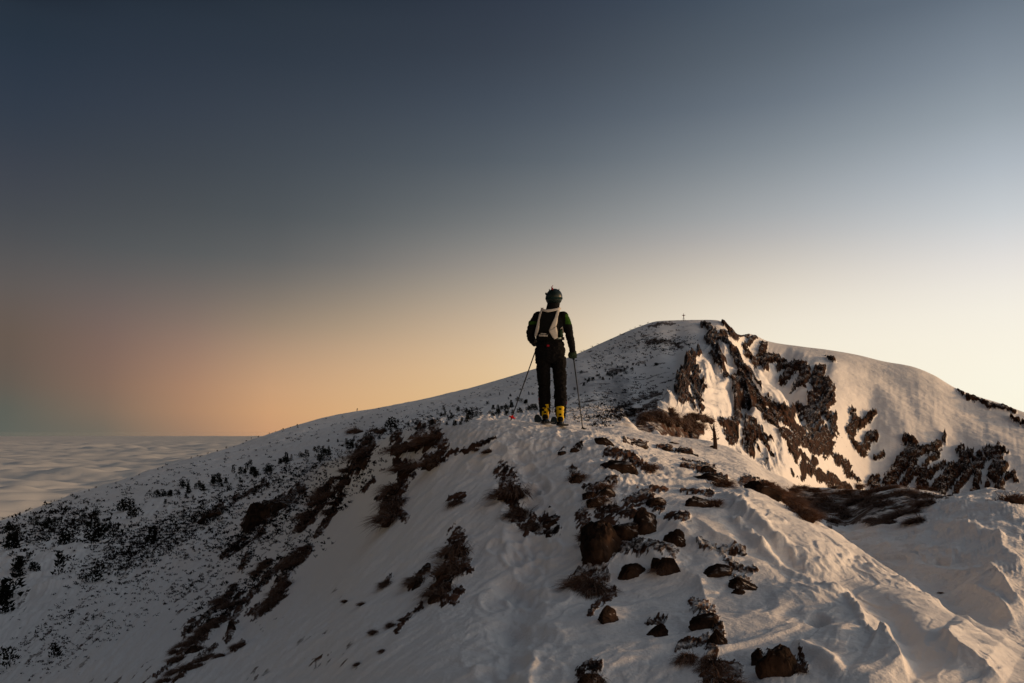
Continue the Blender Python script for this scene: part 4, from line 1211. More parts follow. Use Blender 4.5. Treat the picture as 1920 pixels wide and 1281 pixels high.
def pine_mesh(seed, tall):
    """dwarf pine one metre high: sprays of needles round a short trunk, uneven outline."""
    g = np.random.default_rng(seed)
    V, F = [], []

    def tri(p, d, w):
        d = d / (np.linalg.norm(d) + 1e-9)
        s = np.cross(d, g.normal(size=3)); s /= np.linalg.norm(s) + 1e-9
        i = len(V)
        V.extend([p - s * w, p + s * w, p + d * w * 3.0])
        F.append((i, i + 1, i + 2))
    stems = 1 if tall else int(g.integers(3, 6))
    for s_ in range(stems):
        bx, by = (0, 0) if stems == 1 else g.normal(size=2) * 0.22
        hh = g.uniform(0.6, 1.0) if stems > 1 else 1.0
        for a in range(3):                                   # trunk
            th = a * 2.1
            i = len(V)
            V.extend([np.array([bx + 0.03 * math.cos(th), by + 0.03 * math.sin(th), -0.2]), np.array([bx + 0.03 * math.cos(th + 2.1), by + 0.03 * math.sin(th + 2.1), -0.2]), np.array([bx, by, hh * 0.9])])
            F.append((i, i + 1, i + 2))
        for k in range(120 if stems == 1 else 60):
            z = g.uniform(0.03, 1.0) ** 0.9
            rad = (0.30 if tall else 0.36) * (1 - 0.86 * z) + 0.03
            th = g.uniform(0, 2 * np.pi)
            rr = rad * math.sqrt(g.uniform(0.1, 1)) * (1 + 0.4 * math.sin(2 * th + seed))
            p = np.array([bx + rr * math.cos(th), by + rr * math.sin(th), z * hh])
            tri(p, np.array([math.cos(th), math.sin(th), g.uniform(0.1, 1.2)]), g.uniform(0.035, 0.075))
    return mesh_np('dwarf_pine', np.array(V), np.array(F), False)


PINES = [pine_mesh(300 + i, i % 3 == 0) for i in range(9)]


def put_pine(px, py, hpx, label, grp, wide=1.0, kmin=0.0):
    p, r = ground(px, py, kmin)
    o = link('dwarf_pine', PINES[int(g_p.integers(len(PINES)))], M_PINE, loc=p)
    s = hpx * r / FPX
    w = s * wide * g_p.uniform(0.75, 1.25)
    o.scale = (w, w, s)
    o.rotation_euler = (0, 0, g_p.uniform(0, 6.28))
    return tag(o, label, 'dwarf pine', grp)


def third(label, t, words):
    return label + ', ' + words[min(2, int(t * 3))]


def along(pts, t):
    pts = np.asarray(pts, float)
    L = np.concatenate([[0], np.cumsum(np.hypot(*np.diff(pts, axis=0).T))])
    return np.interp(t * L[-1], L, pts[:, 0]), np.interp(t * L[-1], L, pts[:, 1])


for px, py, h, label in ((284, 1020, 28, 'slender dark pine standing alone on the shaded slope near the left'), (120, 1022, 24, 'slim dark pine in the upper left of the pine scatter'),
                         (182, 1016, 34, 'thick dark pine clump on the middle of the left slope'), (110, 1078, 36, 'dark pine clump with a spire in the left scatter'),
                         (172, 1092, 26, 'dark pine with a tuft at its foot right of the spired clump'), (12, 1128, 46, 'largest dark pine at the left edge'), (4, 1150, 36, 'dark pine leaning out of the left edge'),
                         (232, 958, 22, 'slim dark pine above the pale gully'), (252, 970, 22, 'dark pine right above the thick clump'), (98, 1234, 26, 'dark twisted pine low in the left corner'),
                         (18, 1252, 30, 'dark bushy pine in the bottom left corner'), (732, 802, 20, 'dark fir shaped pine above the left shoulder'), (658, 842, 18, 'small round pine beside the left shoulder'),
                         (670, 770, 4.5, 'lone tiny pine on the skyline left of the skier'), (16, 1030, 26, 'broad dark pine nearest the left edge on the upper slope'), (38, 1066, 22, 'dark pine pair below the broad one at the left')):
    put_pine(px, py, h, label, None)
BANDS = [  # centre line, scatter, count, height px, label, group
    ([(300, 936), (380, 914), (440, 898), (500, 880), (560, 862), (624, 850)], 7, 62, (9, 20), 'dark dwarf pine in the dense diagonal row across the left slope', 'pines of the diagonal row'),
    ([(640, 836), (700, 820), (770, 800), (860, 776), (940, 764), (1000, 752)], 7, 58, (6, 13), 'small dark pine in the row seen behind the knoll', 'pines behind the knoll'),
    ([(840, 794), (900, 780), (960, 772), (1010, 764)], 6, 34, (8, 15), 'dark pine close behind the crest left of the skier', 'pines behind the crest'),
    ([(940, 742), (1020, 728), (1100, 700), (1180, 686), (1230, 672)], 12, 42, (4, 9), 'tiny dark pine on the upper slope under the summit', 'pines under the summit'),
    ([(1090, 720), (1140, 705), (1200, 690)], 7, 24, (5, 10), 'tiny dark pine in the patch right of the skier', 'pines right of the skier'),
    ([(0, 1000), (60, 990), (130, 985), (190, 985)], 10, 24, (9, 18), 'dark dwarf pine in the dense patch at the left edge', 'pines of the left patch'),
    ([(100, 958), (150, 950), (200, 948)], 10, 14, (6, 12), 'small dark pine just below the left skyline', 'pines below the skyline'),
    ([(0, 972), (80, 946), (160, 922), (240, 900), (330, 868), (430, 838), (520, 808), (560, 797)], 1.5, 28, (3, 8), 'tiny dark pine on the skyline of the left slope', 'pines on the skyline'),
    ([(60, 1046), (30, 1080), (90, 1060)], 8, 8, (14, 26), 'dark pine below the dense left patch', 'pines below the left patch'),
]
for pts, sc, n, (h0, h1), label, grp in BANDS:
    for k in range(n):
        tt = g_p.uniform(0, 1)
        px, py = along(pts, tt)
        lab = third(label, tt, ('left third', 'middle third', 'right third')) if n > 20 else label
        put_pine(px + g_p.normal() * sc, py + g_p.normal() * sc * 0.7, g_p.uniform(h0, h1) * (0.5 if 'skyline' in label else 0.78), lab, grp, 0.9)


def speckle(name, spots, label, mat, per=9):
    """a mass of tiny shrubs too small to tell apart: one mesh of little leaf sprays."""
    V, F = [], []
    g = np.random.default_rng(9)
    for p, s in spots:
        for k in range(per):
            q = np.array(p) + np.array([g.normal() * 0.42 * s, g.normal() * 0.42 * s, abs(g.normal()) * 0.28 * s])
            d = np.array([g.normal() * 0.7, g.normal() * 0.7, g.uniform(0.2, 1.2)])
            d /= np.linalg.norm(d)
            sd = np.cross(d, g.normal(size=3)); sd /= np.linalg.norm(sd) + 1e-9
            w = s * g.uniform(0.13, 0.28)
            i = len(V)
            V += [q - sd * w, q + sd * w, q + d * w * 2.6]
            F.append((i, i + 1, i + 2))
    o = link(name, mesh_np(name, np.array(V), np.array(F), False), mat)
    return tag(o, label, kind='stuff')


spots = []
FIELDS = [([(0, 990), (200, 928), (430, 855), (600, 806)], 10, 100, 2.6), ([(60, 1000), (240, 935), (420, 885)], 16, 90, 3.0), ([(600, 800), (760, 775), (900, 742), (1040, 705)], 10, 90, 2.2), ([(20, 1010), (120, 985), (220, 1000)], 26, 240, 5), ([(150, 1080), (230, 1030), (330, 980), (430, 930), (540, 900)], 24, 520, 4.0), ([(210, 1060), (310, 1010), (420, 960)], 20, 300, 4.5),
          ([(40, 1230), (130, 1150), (230, 1100), (330, 1050), (420, 1010)], 20, 190, 3.4), ([(60, 1270), (160, 1200), (260, 1150), (380, 1085)], 16, 110, 3.0), ([(520, 900), (580, 880), (640, 860), (700, 840)], 16, 170, 4),
          ([(420, 1030), (480, 1000), (560, 960), (620, 900)], 16, 240, 5), ([(330, 1120), (440, 1040), (520, 1000)], 20, 130, 4), ([(700, 812), (800, 786), (900, 770)], 8, 100, 3.4),
          ([(1060, 770), (1120, 765), (1190, 740), (1240, 720)], 18, 190, 3.4), ([(1200, 640), (1250, 650), (1290, 640)], 12, 120, 2.6), ([(1100, 690), (1180, 660), (1250, 620)], 20, 130, 2.6), ([(1110, 795), (1170, 775), (1210, 770)], 9, 90, 4),
          ([(380, 1170), (450, 1110), (540, 1050), (600, 1010)], 16, 180, 5), ([(620, 960), (660, 900), (700, 870)], 14, 110, 5)]
for pts, sc, n, s0 in FIELDS:
    for k in range(int(n * 1.9)):
        px, py = along(pts, g_p.uniform(0, 1))
        px += g_p.normal() * sc * 1.2
        py += g_p.normal() * sc * 0.8
        p, r = ground(px, py)
        if r > 12:
            spots.append(((p.x, p.y, p.z), s0 * 1.05 * g_p.uniform(0.4, 1.0) ** -0.8 * 0.75 * r / FPX))
M_LOW = simple('low shrubs', (0.010, 0.008, 0.008), 0.95, var=0.5, scale=0.6)
speckle('low_shrubs', spots, 'low dark dwarf shrubs speckling the shaded slope and the mountain', M_LOW)

BUSH = []
for i in range(5):
    me = tuft_mesh('rimed_bush', 90 + i, blades=420, length=0.75, wid=0.016, lean=(0.1, -0.1), upright=0.8, mound=0.30)
    me.materials[0], me.materials[1] = M_TWIG, M_TURF
    BUSH.append(me)
for k in range(34):
    t = k / 33
    px, py = along([(1208, 800), (1232, 790), (1255, 800), (1285, 808), (1316, 822)], t)
    px += g_p.normal() * 6
    py -= abs(g_p.normal()) * 14
    p, r = ground(px, py, kmin=8.5)
    o = link('rimed_bush', BUSH[k % 5], loc=p)
    s = g_p.uniform(20, 32) * r / FPX
    o.scale = (s, s, s * 0.95)
    o.rotation_euler = (0, 0, g_p.uniform(0, 6.28))
    tag(o, 'reddish brown bush with frosted twigs in the thicket at the cliff edge, ' + ('left part', 'middle part', 'right part')[min(2, int(3 * t))], 'bush', 'bushes of the frosted thicket')
# ------------------------------------------------------------------ skier
M_BLACK = simple('black stretch fabric', (0.006, 0.006, 0.0065), 0.85, var=0.3, scale=60, bump=0.2)
M_TROUSER = simple('black trousers', (0.005, 0.0045, 0.005), 0.85, var=0.3, scale=50, bump=0.3)
M_GREEN = simple('green fabric', (0.020, 0.060, 0.006), 0.8, var=0.3, scale=40)
M_WHITE = simple('white strap fabric', (0.50, 0.46, 0.42), 0.8, var=0.15, scale=50, bump=0.2)
M_HELM = simple('dark green helmet shell', (0.005, 0.012, 0.011), 0.4, var=0.4, scale=12, spec=0.25)
M_RED = simple('red plastic', (0.50, 0.012, 0.015), 0.5, var=0.15)
M_DRED = simple('dark red fabric', (0.20, 0.010, 0.018), 0.8, var=0.2)
M_YEL = simple('yellow boot shell', (0.58, 0.37, 0.008), 0.45, var=0.15, scale=20)
M_RUB = simple('black rubber', (0.007, 0.007, 0.007), 0.7, var=0.2)
M_SKIN = simple('skin', (0.42, 0.24, 0.17), 0.6, var=0.1)
M_METAL = simple('dark metal', (0.09, 0.09, 0.09), 0.4, metal=0.8, var=0.2)
M_SKI = simple('black ski top', (0.012, 0.016, 0.014), 0.35, var=0.3, scale=8)
DEPS = None


def tube(bm, pts, rad, seg=14, sq=1.0):
    pts = [Vector(p) for p in pts]
    prev_n = None
    rings = []
    for i, p in enumerate(pts):
        d = (pts[min(i + 1, len(pts) - 1)] - pts[max(i - 1, 0)]).normalized()
        if prev_n is None:
            ref = Vector((0, 0, 1)) if abs(d.z) < 0.8 else Vector((0, 1, 0))
            n = d.cross(ref).normalized()
        else:
            n = (prev_n - d * prev_n.dot(d)).normalized()
        prev_n = n
        b = d.cross(n)
        r = rad[i] if isinstance(rad, (list, tuple)) else rad
        rings.append([bm.verts.new(p + n * (r * math.cos(2 * math.pi * k / seg)) + b * (r * sq * math.sin(2 * math.pi * k / seg))) for k in range(seg)])
    for a, c in zip(rings[:-1], rings[1:]):
        for k in range(seg):
            bm.faces.new((a[k], a[(k + 1) % seg], c[(k + 1) % seg], c[k]))
    bm.faces.new(rings[0][::-1])
    bm.faces.new(rings[-1])


def rings(bm, rows, seg=22):
    """stacked ellipses (z, cx, cy, rx, ry)."""
    R_ = []
    for z, cx, cy, rx, ry in rows:
        R_.append([bm.verts.new((cx + rx * math.cos(2 * math.pi * k / seg), cy + ry * math.sin(2 * math.pi * k / seg), z)) for k in range(seg)])
    for a, c in zip(R_[:-1], R_[1:]):
        for k in range(seg):
            bm.faces.new((a[k], a[(k + 1) % seg], c[(k + 1) % seg], c[k]))
    bm.faces.new(R_[0][::-1])
    bm.faces.new(R_[-1])


def ball(bm, c, r, sub=3):
    res = bmesh.ops.create_icosphere(bm, subdivisions=sub, radius=1.0)
    for v in res['verts']:
        v.co = Vector((c[0] + v.co.x * r[0], c[1] + v.co.y * r[1], c[2] + v.co.z * r[2]))


def box(bm, lo, hi):
    vs = [bm.verts.new((x, y, z)) for z in (lo[2], hi[2]) for y in (lo[1], hi[1]) for x in (lo[0], hi[0])]
    for f in ((0, 2, 3, 1), (4, 5, 7, 6), (0, 1, 5, 4), (2, 6, 7, 3), (0, 4, 6, 2), (1, 3, 7, 5)):
        bm.faces.new([vs[i] for i in f])


def bm_obj(name, bm, mat, parent, smooth=True):
    bmesh.ops.recalc_face_normals(bm, faces=bm.faces)
    me = bpy.data.meshes.new(name)
    bm.to_mesh(me)
    bm.free()
    me.polygons.foreach_set('use_smooth', np.full(len(me.polygons), smooth))
    return link(name, me, mat, parent)


def blend(name, bm, mat, parent, voxel=0.012, it=6, wrinkle=0.0, fac=0.5):
    """fuse overlapping closed shapes into one continuous smooth surface."""
    me = bpy.data.meshes.new(name)
    bmesh.ops.recalc_face_normals(bm, faces=bm.faces)
    bm.to_mesh(me)
    bm.free()
    tmp = bpy.data.objects.new(name + '_tmp', me)
    COL.objects.link(tmp)
    md = tmp.modifiers.new('r', 'REMESH')
    md.mode = 'VOXEL'
    md.voxel_size = voxel
    md.use_smooth_shade = True
    ms = tmp.modifiers.new('s', 'SMOOTH')
    ms.iterations = it
    ms.factor = fac
    bpy.context.view_layer.update()
    dg = bpy.context.evaluated_depsgraph_get()
    out = bpy.data.meshes.new_from_object(tmp.evaluated_get(dg))
    out.name = name
    bpy.data.objects.remove(tmp)
    bpy.data.meshes.remove(me)
    n = len(out.vertices)
    V = np.empty(n * 3, np.float32)
    out.vertices.foreach_get('co', V)
    V = V.reshape(-1, 3)
    if wrinkle:
        Nn = np.empty(n * 3, np.float32)
        out.vertices.foreach_get('normal', Nn)
        Nn = Nn.reshape(-1, 3)
        a = wrinkle * (fbm(V[:, 0] * 6 + V[:, 1] * 5, V[:, 2] * 17, 7, 3, 0.6, ridged) - 0.6)
        V = V + Nn * a[:, None]
        out.vertices.foreach_set('co', V.ravel())
    out.polygons.foreach_set('use_smooth', np.ones(len(out.polygons), bool))
    out.update()
    out.materials.clear()
    return link(name, out, mat, parent)


sk_a = float(az_e(1035, 797)[0])
SK_R = 10.62
SKX, SKY_ = SK_R * math.sin(sk_a), SK_R * math.cos(sk_a)
SK = Vector((SKX, SKY_, max(height(SKX - 0.1, SKY_), height(SKX + 0.1, SKY_))))
TURN = -sk_a                                  # stand square to the line of sight
skier = empty('person', SK, 'skier in black with helmet standing on the snowy knoll, seen from behind', 'person')
skier.rotation_euler = (0, 0, TURN)
SM = Matrix.Translation(SK) @ Matrix.Rotation(TURN, 4, 'Z')

TORSO = [(1.00, -0.022, 0.0, 0.176, 0.122), (1.12, -0.022, 0.0, 0.168, 0.118), (1.24, -0.016, 0.0, 0.178, 0.124), (1.36, -0.010, 0.0, 0.196, 0.124), (1.44, -0.008, 0.008, 0.180, 0.108), (1.50, 0.0, 0.015, 0.11, 0.085), (1.56, 0.012, 0.02, 0.07, 0.07)]
ARM_L = [(-0.165, 0.0, 1.445), (-0.243, -0.012, 1.34), (-0.282, -0.02, 1.225), (-0.272, 0.08, 1.155), (-0.246, 0.21, 1.12), (-0.232, 0.27, 1.105)]
ARM_R = [(0.150, 0.0, 1.445), (0.204, -0.015, 1.34), (0.236, -0.02, 1.215), (0.259, 0.015, 1.10), (0.277, 0.055, 1.0), (0.283, 0.07, 0.965)]
LEG_L = [(-0.112, 0.0, 0.88), (-0.109, 0.012, 0.68), (-0.101, 0.03, 0.48), (-0.096, 0.0, 0.33), (-0.092, -0.012, 0.20), (-0.090, -0.01, 0.12)]
LEG_R = [(0.086, 0.0, 0.88), (0.106, 0.005, 0.67), (0.114, -0.02, 0.46), (0.115, -0.08, 0.30), (0.113, -0.115, 0.17), (0.112, -0.125, 0.09)]

# the body under the clothes: one surface from head to ankles
bm = bmesh.new()
rings(bm, [(z, cx, cy, rx * 0.9, ry * 0.9) for z, cx, cy, rx, ry in TORSO])
rings(bm, [(0.87, -0.02, 0.0, 0.13, 0.09), (0.93, -0.02, 0.0, 0.17, 0.115), (1.02, -0.022, 0.0, 0.155, 0.108)])
tube(bm, ARM_L[:-1] + [ARM_L[-1]], [0.062, 0.050, 0.044, 0.042, 0.032, 0.030])
tube(bm, ARM_R, [0.062, 0.050, 0.044, 0.040, 0.032, 0.030])
tube(bm, LEG_L, [0.088, 0.078, 0.058, 0.056, 0.044, 0.040])
tube(bm, LEG_R, [0.088, 0.078, 0.058, 0.056, 0.044, 0.040])
tube(bm, [(0.008, 0.018, 1.48), (0.018, 0.028, 1.56), (0.028, 0.035, 1.62)], [0.058, 0.055, 0.056])
ball(bm, (0.033, 0.045, 1.685), (0.076, 0.098, 0.112))
ball(bm, (0.040, 0.105, 1.615), (0.042, 0.042, 0.036))            # chin
ball(bm, (0.047, 0.148, 1.665), (0.015, 0.024, 0.022))            # nose
for s in (-1, 1):
    ball(bm, (0.033 + s * 0.076, 0.045, 1.665), (0.014, 0.022, 0.032), 2)      # ears
body = blend('body', bm, M_SKIN, skier, 0.011, 4)
for s in (-1, 1):
    bm = bmesh.new()
    ball(bm, (0.045 + s * 0.030, 0.132, 1.690), (0.012, 0.012, 0.009), 2)
    bm_obj('eye', bm, simple('eye', (0.5, 0.5, 0.48), 0.3), body)
bm = bmesh.new()
ball(bm, (0.047, 0.142, 1.632), (0.022, 0.008, 0.007), 2)
bm_obj('mouth', bm, simple('lips', (0.4, 0.12, 0.1), 0.5), body)

# jacket
bm = bmesh.new()
rings(bm, TORSO)
tube(bm, ARM_L, [0.074, 0.066, 0.058, 0.055, 0.046, 0.043], 16)
tube(bm, ARM_R, [0.074, 0.066, 0.056, 0.049, 0.042, 0.041], 16)
ball(bm, (-0.175, 0.0, 1.435), (0.075, 0.08, 0.075))
ball(bm, (0.158, 0.0, 1.435), (0.078, 0.08, 0.075))
jacket = blend('jacket', bm, M_BLACK, skier, 0.010, 5, 0.006)
jacket.data.materials.append(M_GREEN)
co = np.empty(len(jacket.data.polygons) * 3, np.float32)
jacket.data.polygons.foreach_get('center', co)
co = co.reshape(-1, 3)
gr = (co[:, 2] < 1.47 - 0.25 * np.abs(np.abs(co[:, 0]) - 0.2)) & (co[:, 2] > 1.325) & (np.abs(co[:, 0]) > 0.188)
gr &= (co[:, 0] > 0) | (co[:, 2] < 1.37)
jacket.data.polygons.foreach_set('material_index', gr.astype(np.int32))

# neck warmer
bm = bmesh.new()
rings(bm, [(1.48, 0.002, 0.018, 0.125, 0.088), (1.52, 0.010, 0.022, 0.098, 0.082), (1.56, 0.018, 0.030, 0.088, 0.082), (1.62, 0.030, 0.042, 0.086, 0.092), (1.66, 0.033, 0.045, 0.080, 0.094)])
bm_obj('neck_warmer', bm, M_BLACK, skier)

# trousers, creased at the knees
bm = bmesh.new()
rings(bm, [(0.81, -0.015, 0.0, 0.15, 0.09), (0.85, -0.02, 0.0, 0.196, 0.122), (0.92, -0.022, 0.0, 0.200, 0.130), (1.00, -0.022, 0.0, 0.196, 0.132), (1.09, -0.022, 0.0, 0.180, 0.126)])
tube(bm, LEG_L, [0.104, 0.085, 0.075, 0.076, 0.070, 0.066], 18)
tube(bm, LEG_R, [0.104, 0.085, 0.077, 0.078, 0.072, 0.068], 18)
trousers = blend('trousers', bm, M_TROUSER, skier, 0.010, 4, 0.012)
bm = bmesh.new()
box(bm, (-0.062, -0.150, 1.018), (-0.028, -0.134, 1.044))
bm_obj('badge', bm, M_DRED, trousers, False)
for pts, mir in (([(-0.165, 0.352), (-0.182, 0.335), (-0.170, 0.285), (-0.150, 0.255), (-0.148, 0.33)], 0), ([(0.172, 0.322), (0.200, 0.292), (0.196, 0.262), (0.168, 0.226), (0.160, 0.29)], 1), ([(-0.040, 0.235), (-0.028, 0.21), (-0.030, 0.165), (-0.046, 0.175)], 0)):
    bm = bmesh.new()
    f1 = [bm.verts.new((x, -0.03, z)) for x, z in pts]
    f2 = [bm.verts.new((x, 0.02, z)) for x, z in pts]
    bm.faces.new(f1); bm.faces.new(f2[::-1])
    for k in range(len(pts)):
        bm.faces.new((f1[k], f2[k], f2[(k + 1) % len(pts)], f1[(k + 1) % len(pts)]))
    bm_obj('ankle_flap', bm, M_DRED, trousers, False)

# helmet with vents, goggle strap, rear clip and its little loop
bm = bmesh.new()
ball(bm, (0.036, 0.035, 1.706), (0.114, 0.134, 0.120), 4)
for v in bm.verts:
    if v.co.z < 1.625:
        v.co.z = 1.625 - 0.3 * (1.625 - v.co.z)
    if v.co.z < 1.70 and v.co.y > 0.09:
        v.co.z = 1.70 + 0.2 * (v.co.z - 1.70)
    v.co.x += 0.05 * (v.co.z - 1.70)
helmet = bm_obj('helmet', bm, M_HELM, skier)
for k in range(4):
    x = 0.036 + (-0.066, -0.024, 0.022, 0.064)[k]
    bm = bmesh.new()
    yy = [(-0.09, 0.06), (-0.062, 0.082), (-0.02, 0.097), (0.03, 0.102)]
    w = 1 - abs(x - 0.036) * 3.5
    tube(bm, [(x + 0.05 * b, 0.035 + a * (1.0 + 0.1 * w), 1.722 + b * (0.86 + 0.16 * w)) for a, b in yy], [0.004, 0.006, 0.006, 0.004], 8, 0.5)
    bm_obj('vent', bm, M_RUB, helmet)
bm = bmesh.new()
n = 30
pr = []
for k in range(n + 1):
    a = math.pi + math.pi * k / n
    zc = 1.690 - 0.012 * math.sin(math.pi * k / n)
    pr.append([bm.verts.new((0.036 + (0.1165 - (0.002 if o else 0)) * math.cos(a) * q, 0.035 + 0.136 * math.sin(a) * q, zc + dz)) for o, q, dz in ((0, 1.0, -0.014), (0, 1.0, 0.014))])
for a, b in zip(pr[:-1], pr[1:]):
    bm.faces.new((a[0], b[0], b[1], a[1]))
bmesh.ops.solidify(bm, geom=bm.faces[:], thickness=0.004)
bm_obj('goggle_strap', bm, simple('strap', (0.03, 0.06, 0.055), 0.6), helmet)
bm = bmesh.new()
box(bm, (0.000, -0.072, 1.796), (0.026, -0.040, 1.824))
tube(bm, [(0.004, -0.04, 1.82), (0.002, -0.04, 1.838), (0.014, -0.04, 1.846), (0.024, -0.04, 1.858)], 0.0045, 8)
bm_obj('rear_clip', bm, M_DRED, helmet)
bm = bmesh.new()
ball(bm, (-0.072, -0.005, 1.752), (0.012, 0.016, 0.018), 2)
bm_obj('ear_buckle', bm, M_RUB, helmet)


def glove(ax0, axis, wrist, side, mat):
    """five fingers closed round a pole grip: ax0 grip middle, axis up along the grip."""
    axis = Vector(axis).normalized()
    u = (Vector(wrist) - Vector(ax0))
    u = (u - axis * u.dot(axis)).normalized()
    v = axis.cross(u) * side
    bm = bmesh.new()
    c = Vector(ax0)
    palm = c + u * 0.030 - v * 0.030
    tube(bm, [Vector(wrist), Vector(wrist).lerp(palm, 0.5), palm], [0.042, 0.043, 0.040], 14)
    ball(bm, palm, (0.040, 0.036, 0.048))
    for k in range(4):
        off = axis * ((1.5 - k) * 0.024)
        L = (1.0, 1.08, 1.02, 0.86)[k]
        pts = []
        for q in range(6):
            th = R(-50 + 215 * L * q / 5)
            rr = 0.036 + 0.004 * (q in (1, 3))
            pts.append(c + off + u * (rr * math.cos(th)) + v * (rr * math.sin(th)))
        tube(bm, pts, [0.0135, 0.0145, 0.0135, 0.0135, 0.0125, 0.010], 10)
    pts = []
    for q in range(5):
        th = R(-60 - 120 * q / 4)
        pts.append(c + axis * (0.030 + 0.022 * q / 4) + u * (0.038 * math.cos(th)) + v * (0.038 * math.sin(th)))
    tube(bm, pts, [0.016, 0.016, 0.0145, 0.0135, 0.011], 10)
    return blend('glove', bm, mat, skier, 0.0045, 3)


R_TOP, R_TIP = Vector((0.284, 0.105, 0.985)), Vector((0.418, 0.13, -0.125))
L_TOP, L_TIP = Vector((-0.155, 0.34, 1.20)), Vector((-0.575, 0.46, 0.045))


def on(a, b, d):
    return a + (b - a).normalized() * d


glove(on(R_TOP, R_TIP, 0.055), R_TOP - R_TIP, ARM_R[-1], 1, simple('green black glove', (0.014, 0.024, 0.014), 0.85, var=0.3, scale=40))
glove(on(L_TOP, L_TIP, 0.055), L_TOP - L_TIP, ARM_L[-1], -1, bpy.data.materials['green black glove'])

# boots
for sx_, z0, yo in ((-0.088, 0.045, 0.0), (0.110, 0.012, -0.12)):
    bm = bmesh.new()
    tube(bm, [(sx_, -0.085, z0 + 0.05), (sx_, 0.0, z0 + 0.05), (sx_, 0.11, z0 + 0.045), (sx_, 0.19, z0 + 0.035)], [0.044, 0.047, 0.045, 0.034], 16, 0.9)
    tube(bm, [(sx_, -0.05, z0 + 0.05), (sx_, -0.042, z0 + 0.12), (sx_, -0.025, z0 + 0.215)], [0.048, 0.051, 0.055], 18)
    boot = blend('ski_boot', bm, M_YEL, skier, 0.008, 3)
    bm = bmesh.new()
    box(bm, (sx_ - 0.045, -0.130, z0 - 0.014), (sx_ + 0.045, 0.225, z0 + 0.022))
    bmesh.ops.bevel(bm, geom=bm.edges[:], offset=0.01, segments=2, affect='EDGES')
    bm_obj('sole', bm, M_RUB, boot)
    bm = bmesh.new()
    tube(bm, [(sx_, -0.104, z0 + 0.03), (sx_, -0.108, z0 + 0.055), (sx_, -0.104, z0 + 0.08)], [0.034, 0.038, 0.026], 10)
    bm_obj('heel_piece', bm, M_RUB, boot)
    for zz in (0.10, 0.17):
        bm = bmesh.new()
        box(bm, (sx_ - 0.016, -0.122 + (zz - 0.1) * 0.25, z0 + zz), (sx_ + 0.014, -0.088 + (zz - 0.1) * 0.25, z0 + zz + 0.024))
        bm_obj('buckle', bm, M_RUB, boot, False)
    boot.location.y = yo

# race pack: a thing of its own on the skier's back
pack = empty('backpack', SK, 'black and white race backpack with pale straps worn by the skier', 'backpack')
pack.rotation_euler = (0, 0, TURN)
_tz = [t[0] for t in TORSO]


def back_y(x, z):
    cx = np.interp(z, _tz, [t[1] for t in TORSO]); cy = np.interp(z, _tz, [t[2] for t in TORSO])
    rx = np.interp(z, _tz, [t[3] for t in TORSO]) + 0.05; ry = np.interp(z, _tz, [t[4] for t in TORSO])
    return cy - ry * math.sqrt(max(0.12, 1 - ((x - cx) / rx) ** 2))


def pxz(px, py):
    k = SK_R / FPX * 1.004
    return ((px - 1035) * k, (797 - py) * k)


def sheet(name, left, right, off, thick, mat, parent, n=12, m=5, folds=0.0):
    """cloth panel between two traced edges, lying on the back at a given stand-off."""
    def res(pts):
        pts = np.asarray([pxz(*p) for p in pts], float)
        L = np.concatenate([[0], np.cumsum(np.hypot(*np.diff(pts, axis=0).T))])
        t = np.linspace(0, L[-1], n)
        return np.stack([np.interp(t, L, pts[:, 0]), np.interp(t, L, pts[:, 1])], -1)
    A, B = res(left), res(right)
    bm = bmesh.new()
    G = []
    for i in range(n):
        row = []
        for j in range(m):
            t = j / (m - 1)
            x, z = A[i] * (1 - t) + B[i] * t
            y = back_y(x, z) - off - folds * math.sin(3.0 * t * math.pi + i * 0.9)
            row.append((x, y, z))
        G.append(row)
    f1 = [[bm.verts.new(p) for p in r] for r in G]
    f2 = [[bm.verts.new((p[0], p[1] + thick, p[2])) for p in r] for r in G]
    for i in range(n - 1):
        for j in range(m - 1):
            bm.faces.new((f1[i][j], f1[i][j + 1], f1[i + 1][j + 1], f1[i + 1][j]))
            bm.faces.new((f2[i][j], f2[i + 1][j], f2[i + 1][j + 1], f2[i][j + 1]))
    for i in range(n - 1):
        bm.faces.new((f1[i][0], f1[i + 1][0], f2[i + 1][0], f2[i][0]))
        bm.faces.new((f1[i][-1], f2[i][-1], f2[i + 1][-1], f1[i + 1][-1]))
    for j in range(m - 1):
        bm.faces.new((f1[0][j], f2[0][j], f2[0][j + 1], f1[0][j + 1]))
        bm.faces.new((f1[-1][j], f1[-1][j + 1], f2[-1][j + 1], f2[-1][j]))
    return bm_obj(name, bm, mat, parent)


panel = sheet('back_panel', [(1016, 584), (1012, 605), (1006, 632), (1007, 642)], [(1048, 584), (1048, 605), (1048, 632), (1047, 642)], 0.05, 0.055, M_BLACK, pack, 14, 9)
sheet('shoulder_strap', [(1016, 580), (1012, 594), (1008, 612), (1004, 627), (1003, 635)], [(1021, 580), (1016, 592), (1013, 606), (1012, 622), (1008, 634)], 0.066, 0.010, M_WHITE, pack, 12, 4, 0.002)
sheet('shoulder_strap', [(1049, 580), (1045, 588), (1041, 601), (1035, 614), (1030, 626)], [(1054, 581), (1050, 588), (1047, 600), (1046, 610), (1044, 617)], 0.066, 0.010, M_WHITE, pack, 12, 4, 0.002)
sheet('strap_flap', [(1030, 626), (1034, 633), (1037, 638), (1040.5, 641.5)], [(1044, 617.5), (1046, 626), (1046.5, 634), (1046, 639)], 0.074, 0.012, M_WHITE, pack, 8, 5, 0.004)
sheet('yoke', [(1015, 579.5), (1021, 583), (1027, 584.5), (1035, 584), (1042, 583), (1052, 579)], [(1016, 585), (1021, 588), (1028, 590), (1035, 589), (1043, 587), (1051, 585)], 0.068, 0.010, M_WHITE, pack, 14, 4, 0.001)
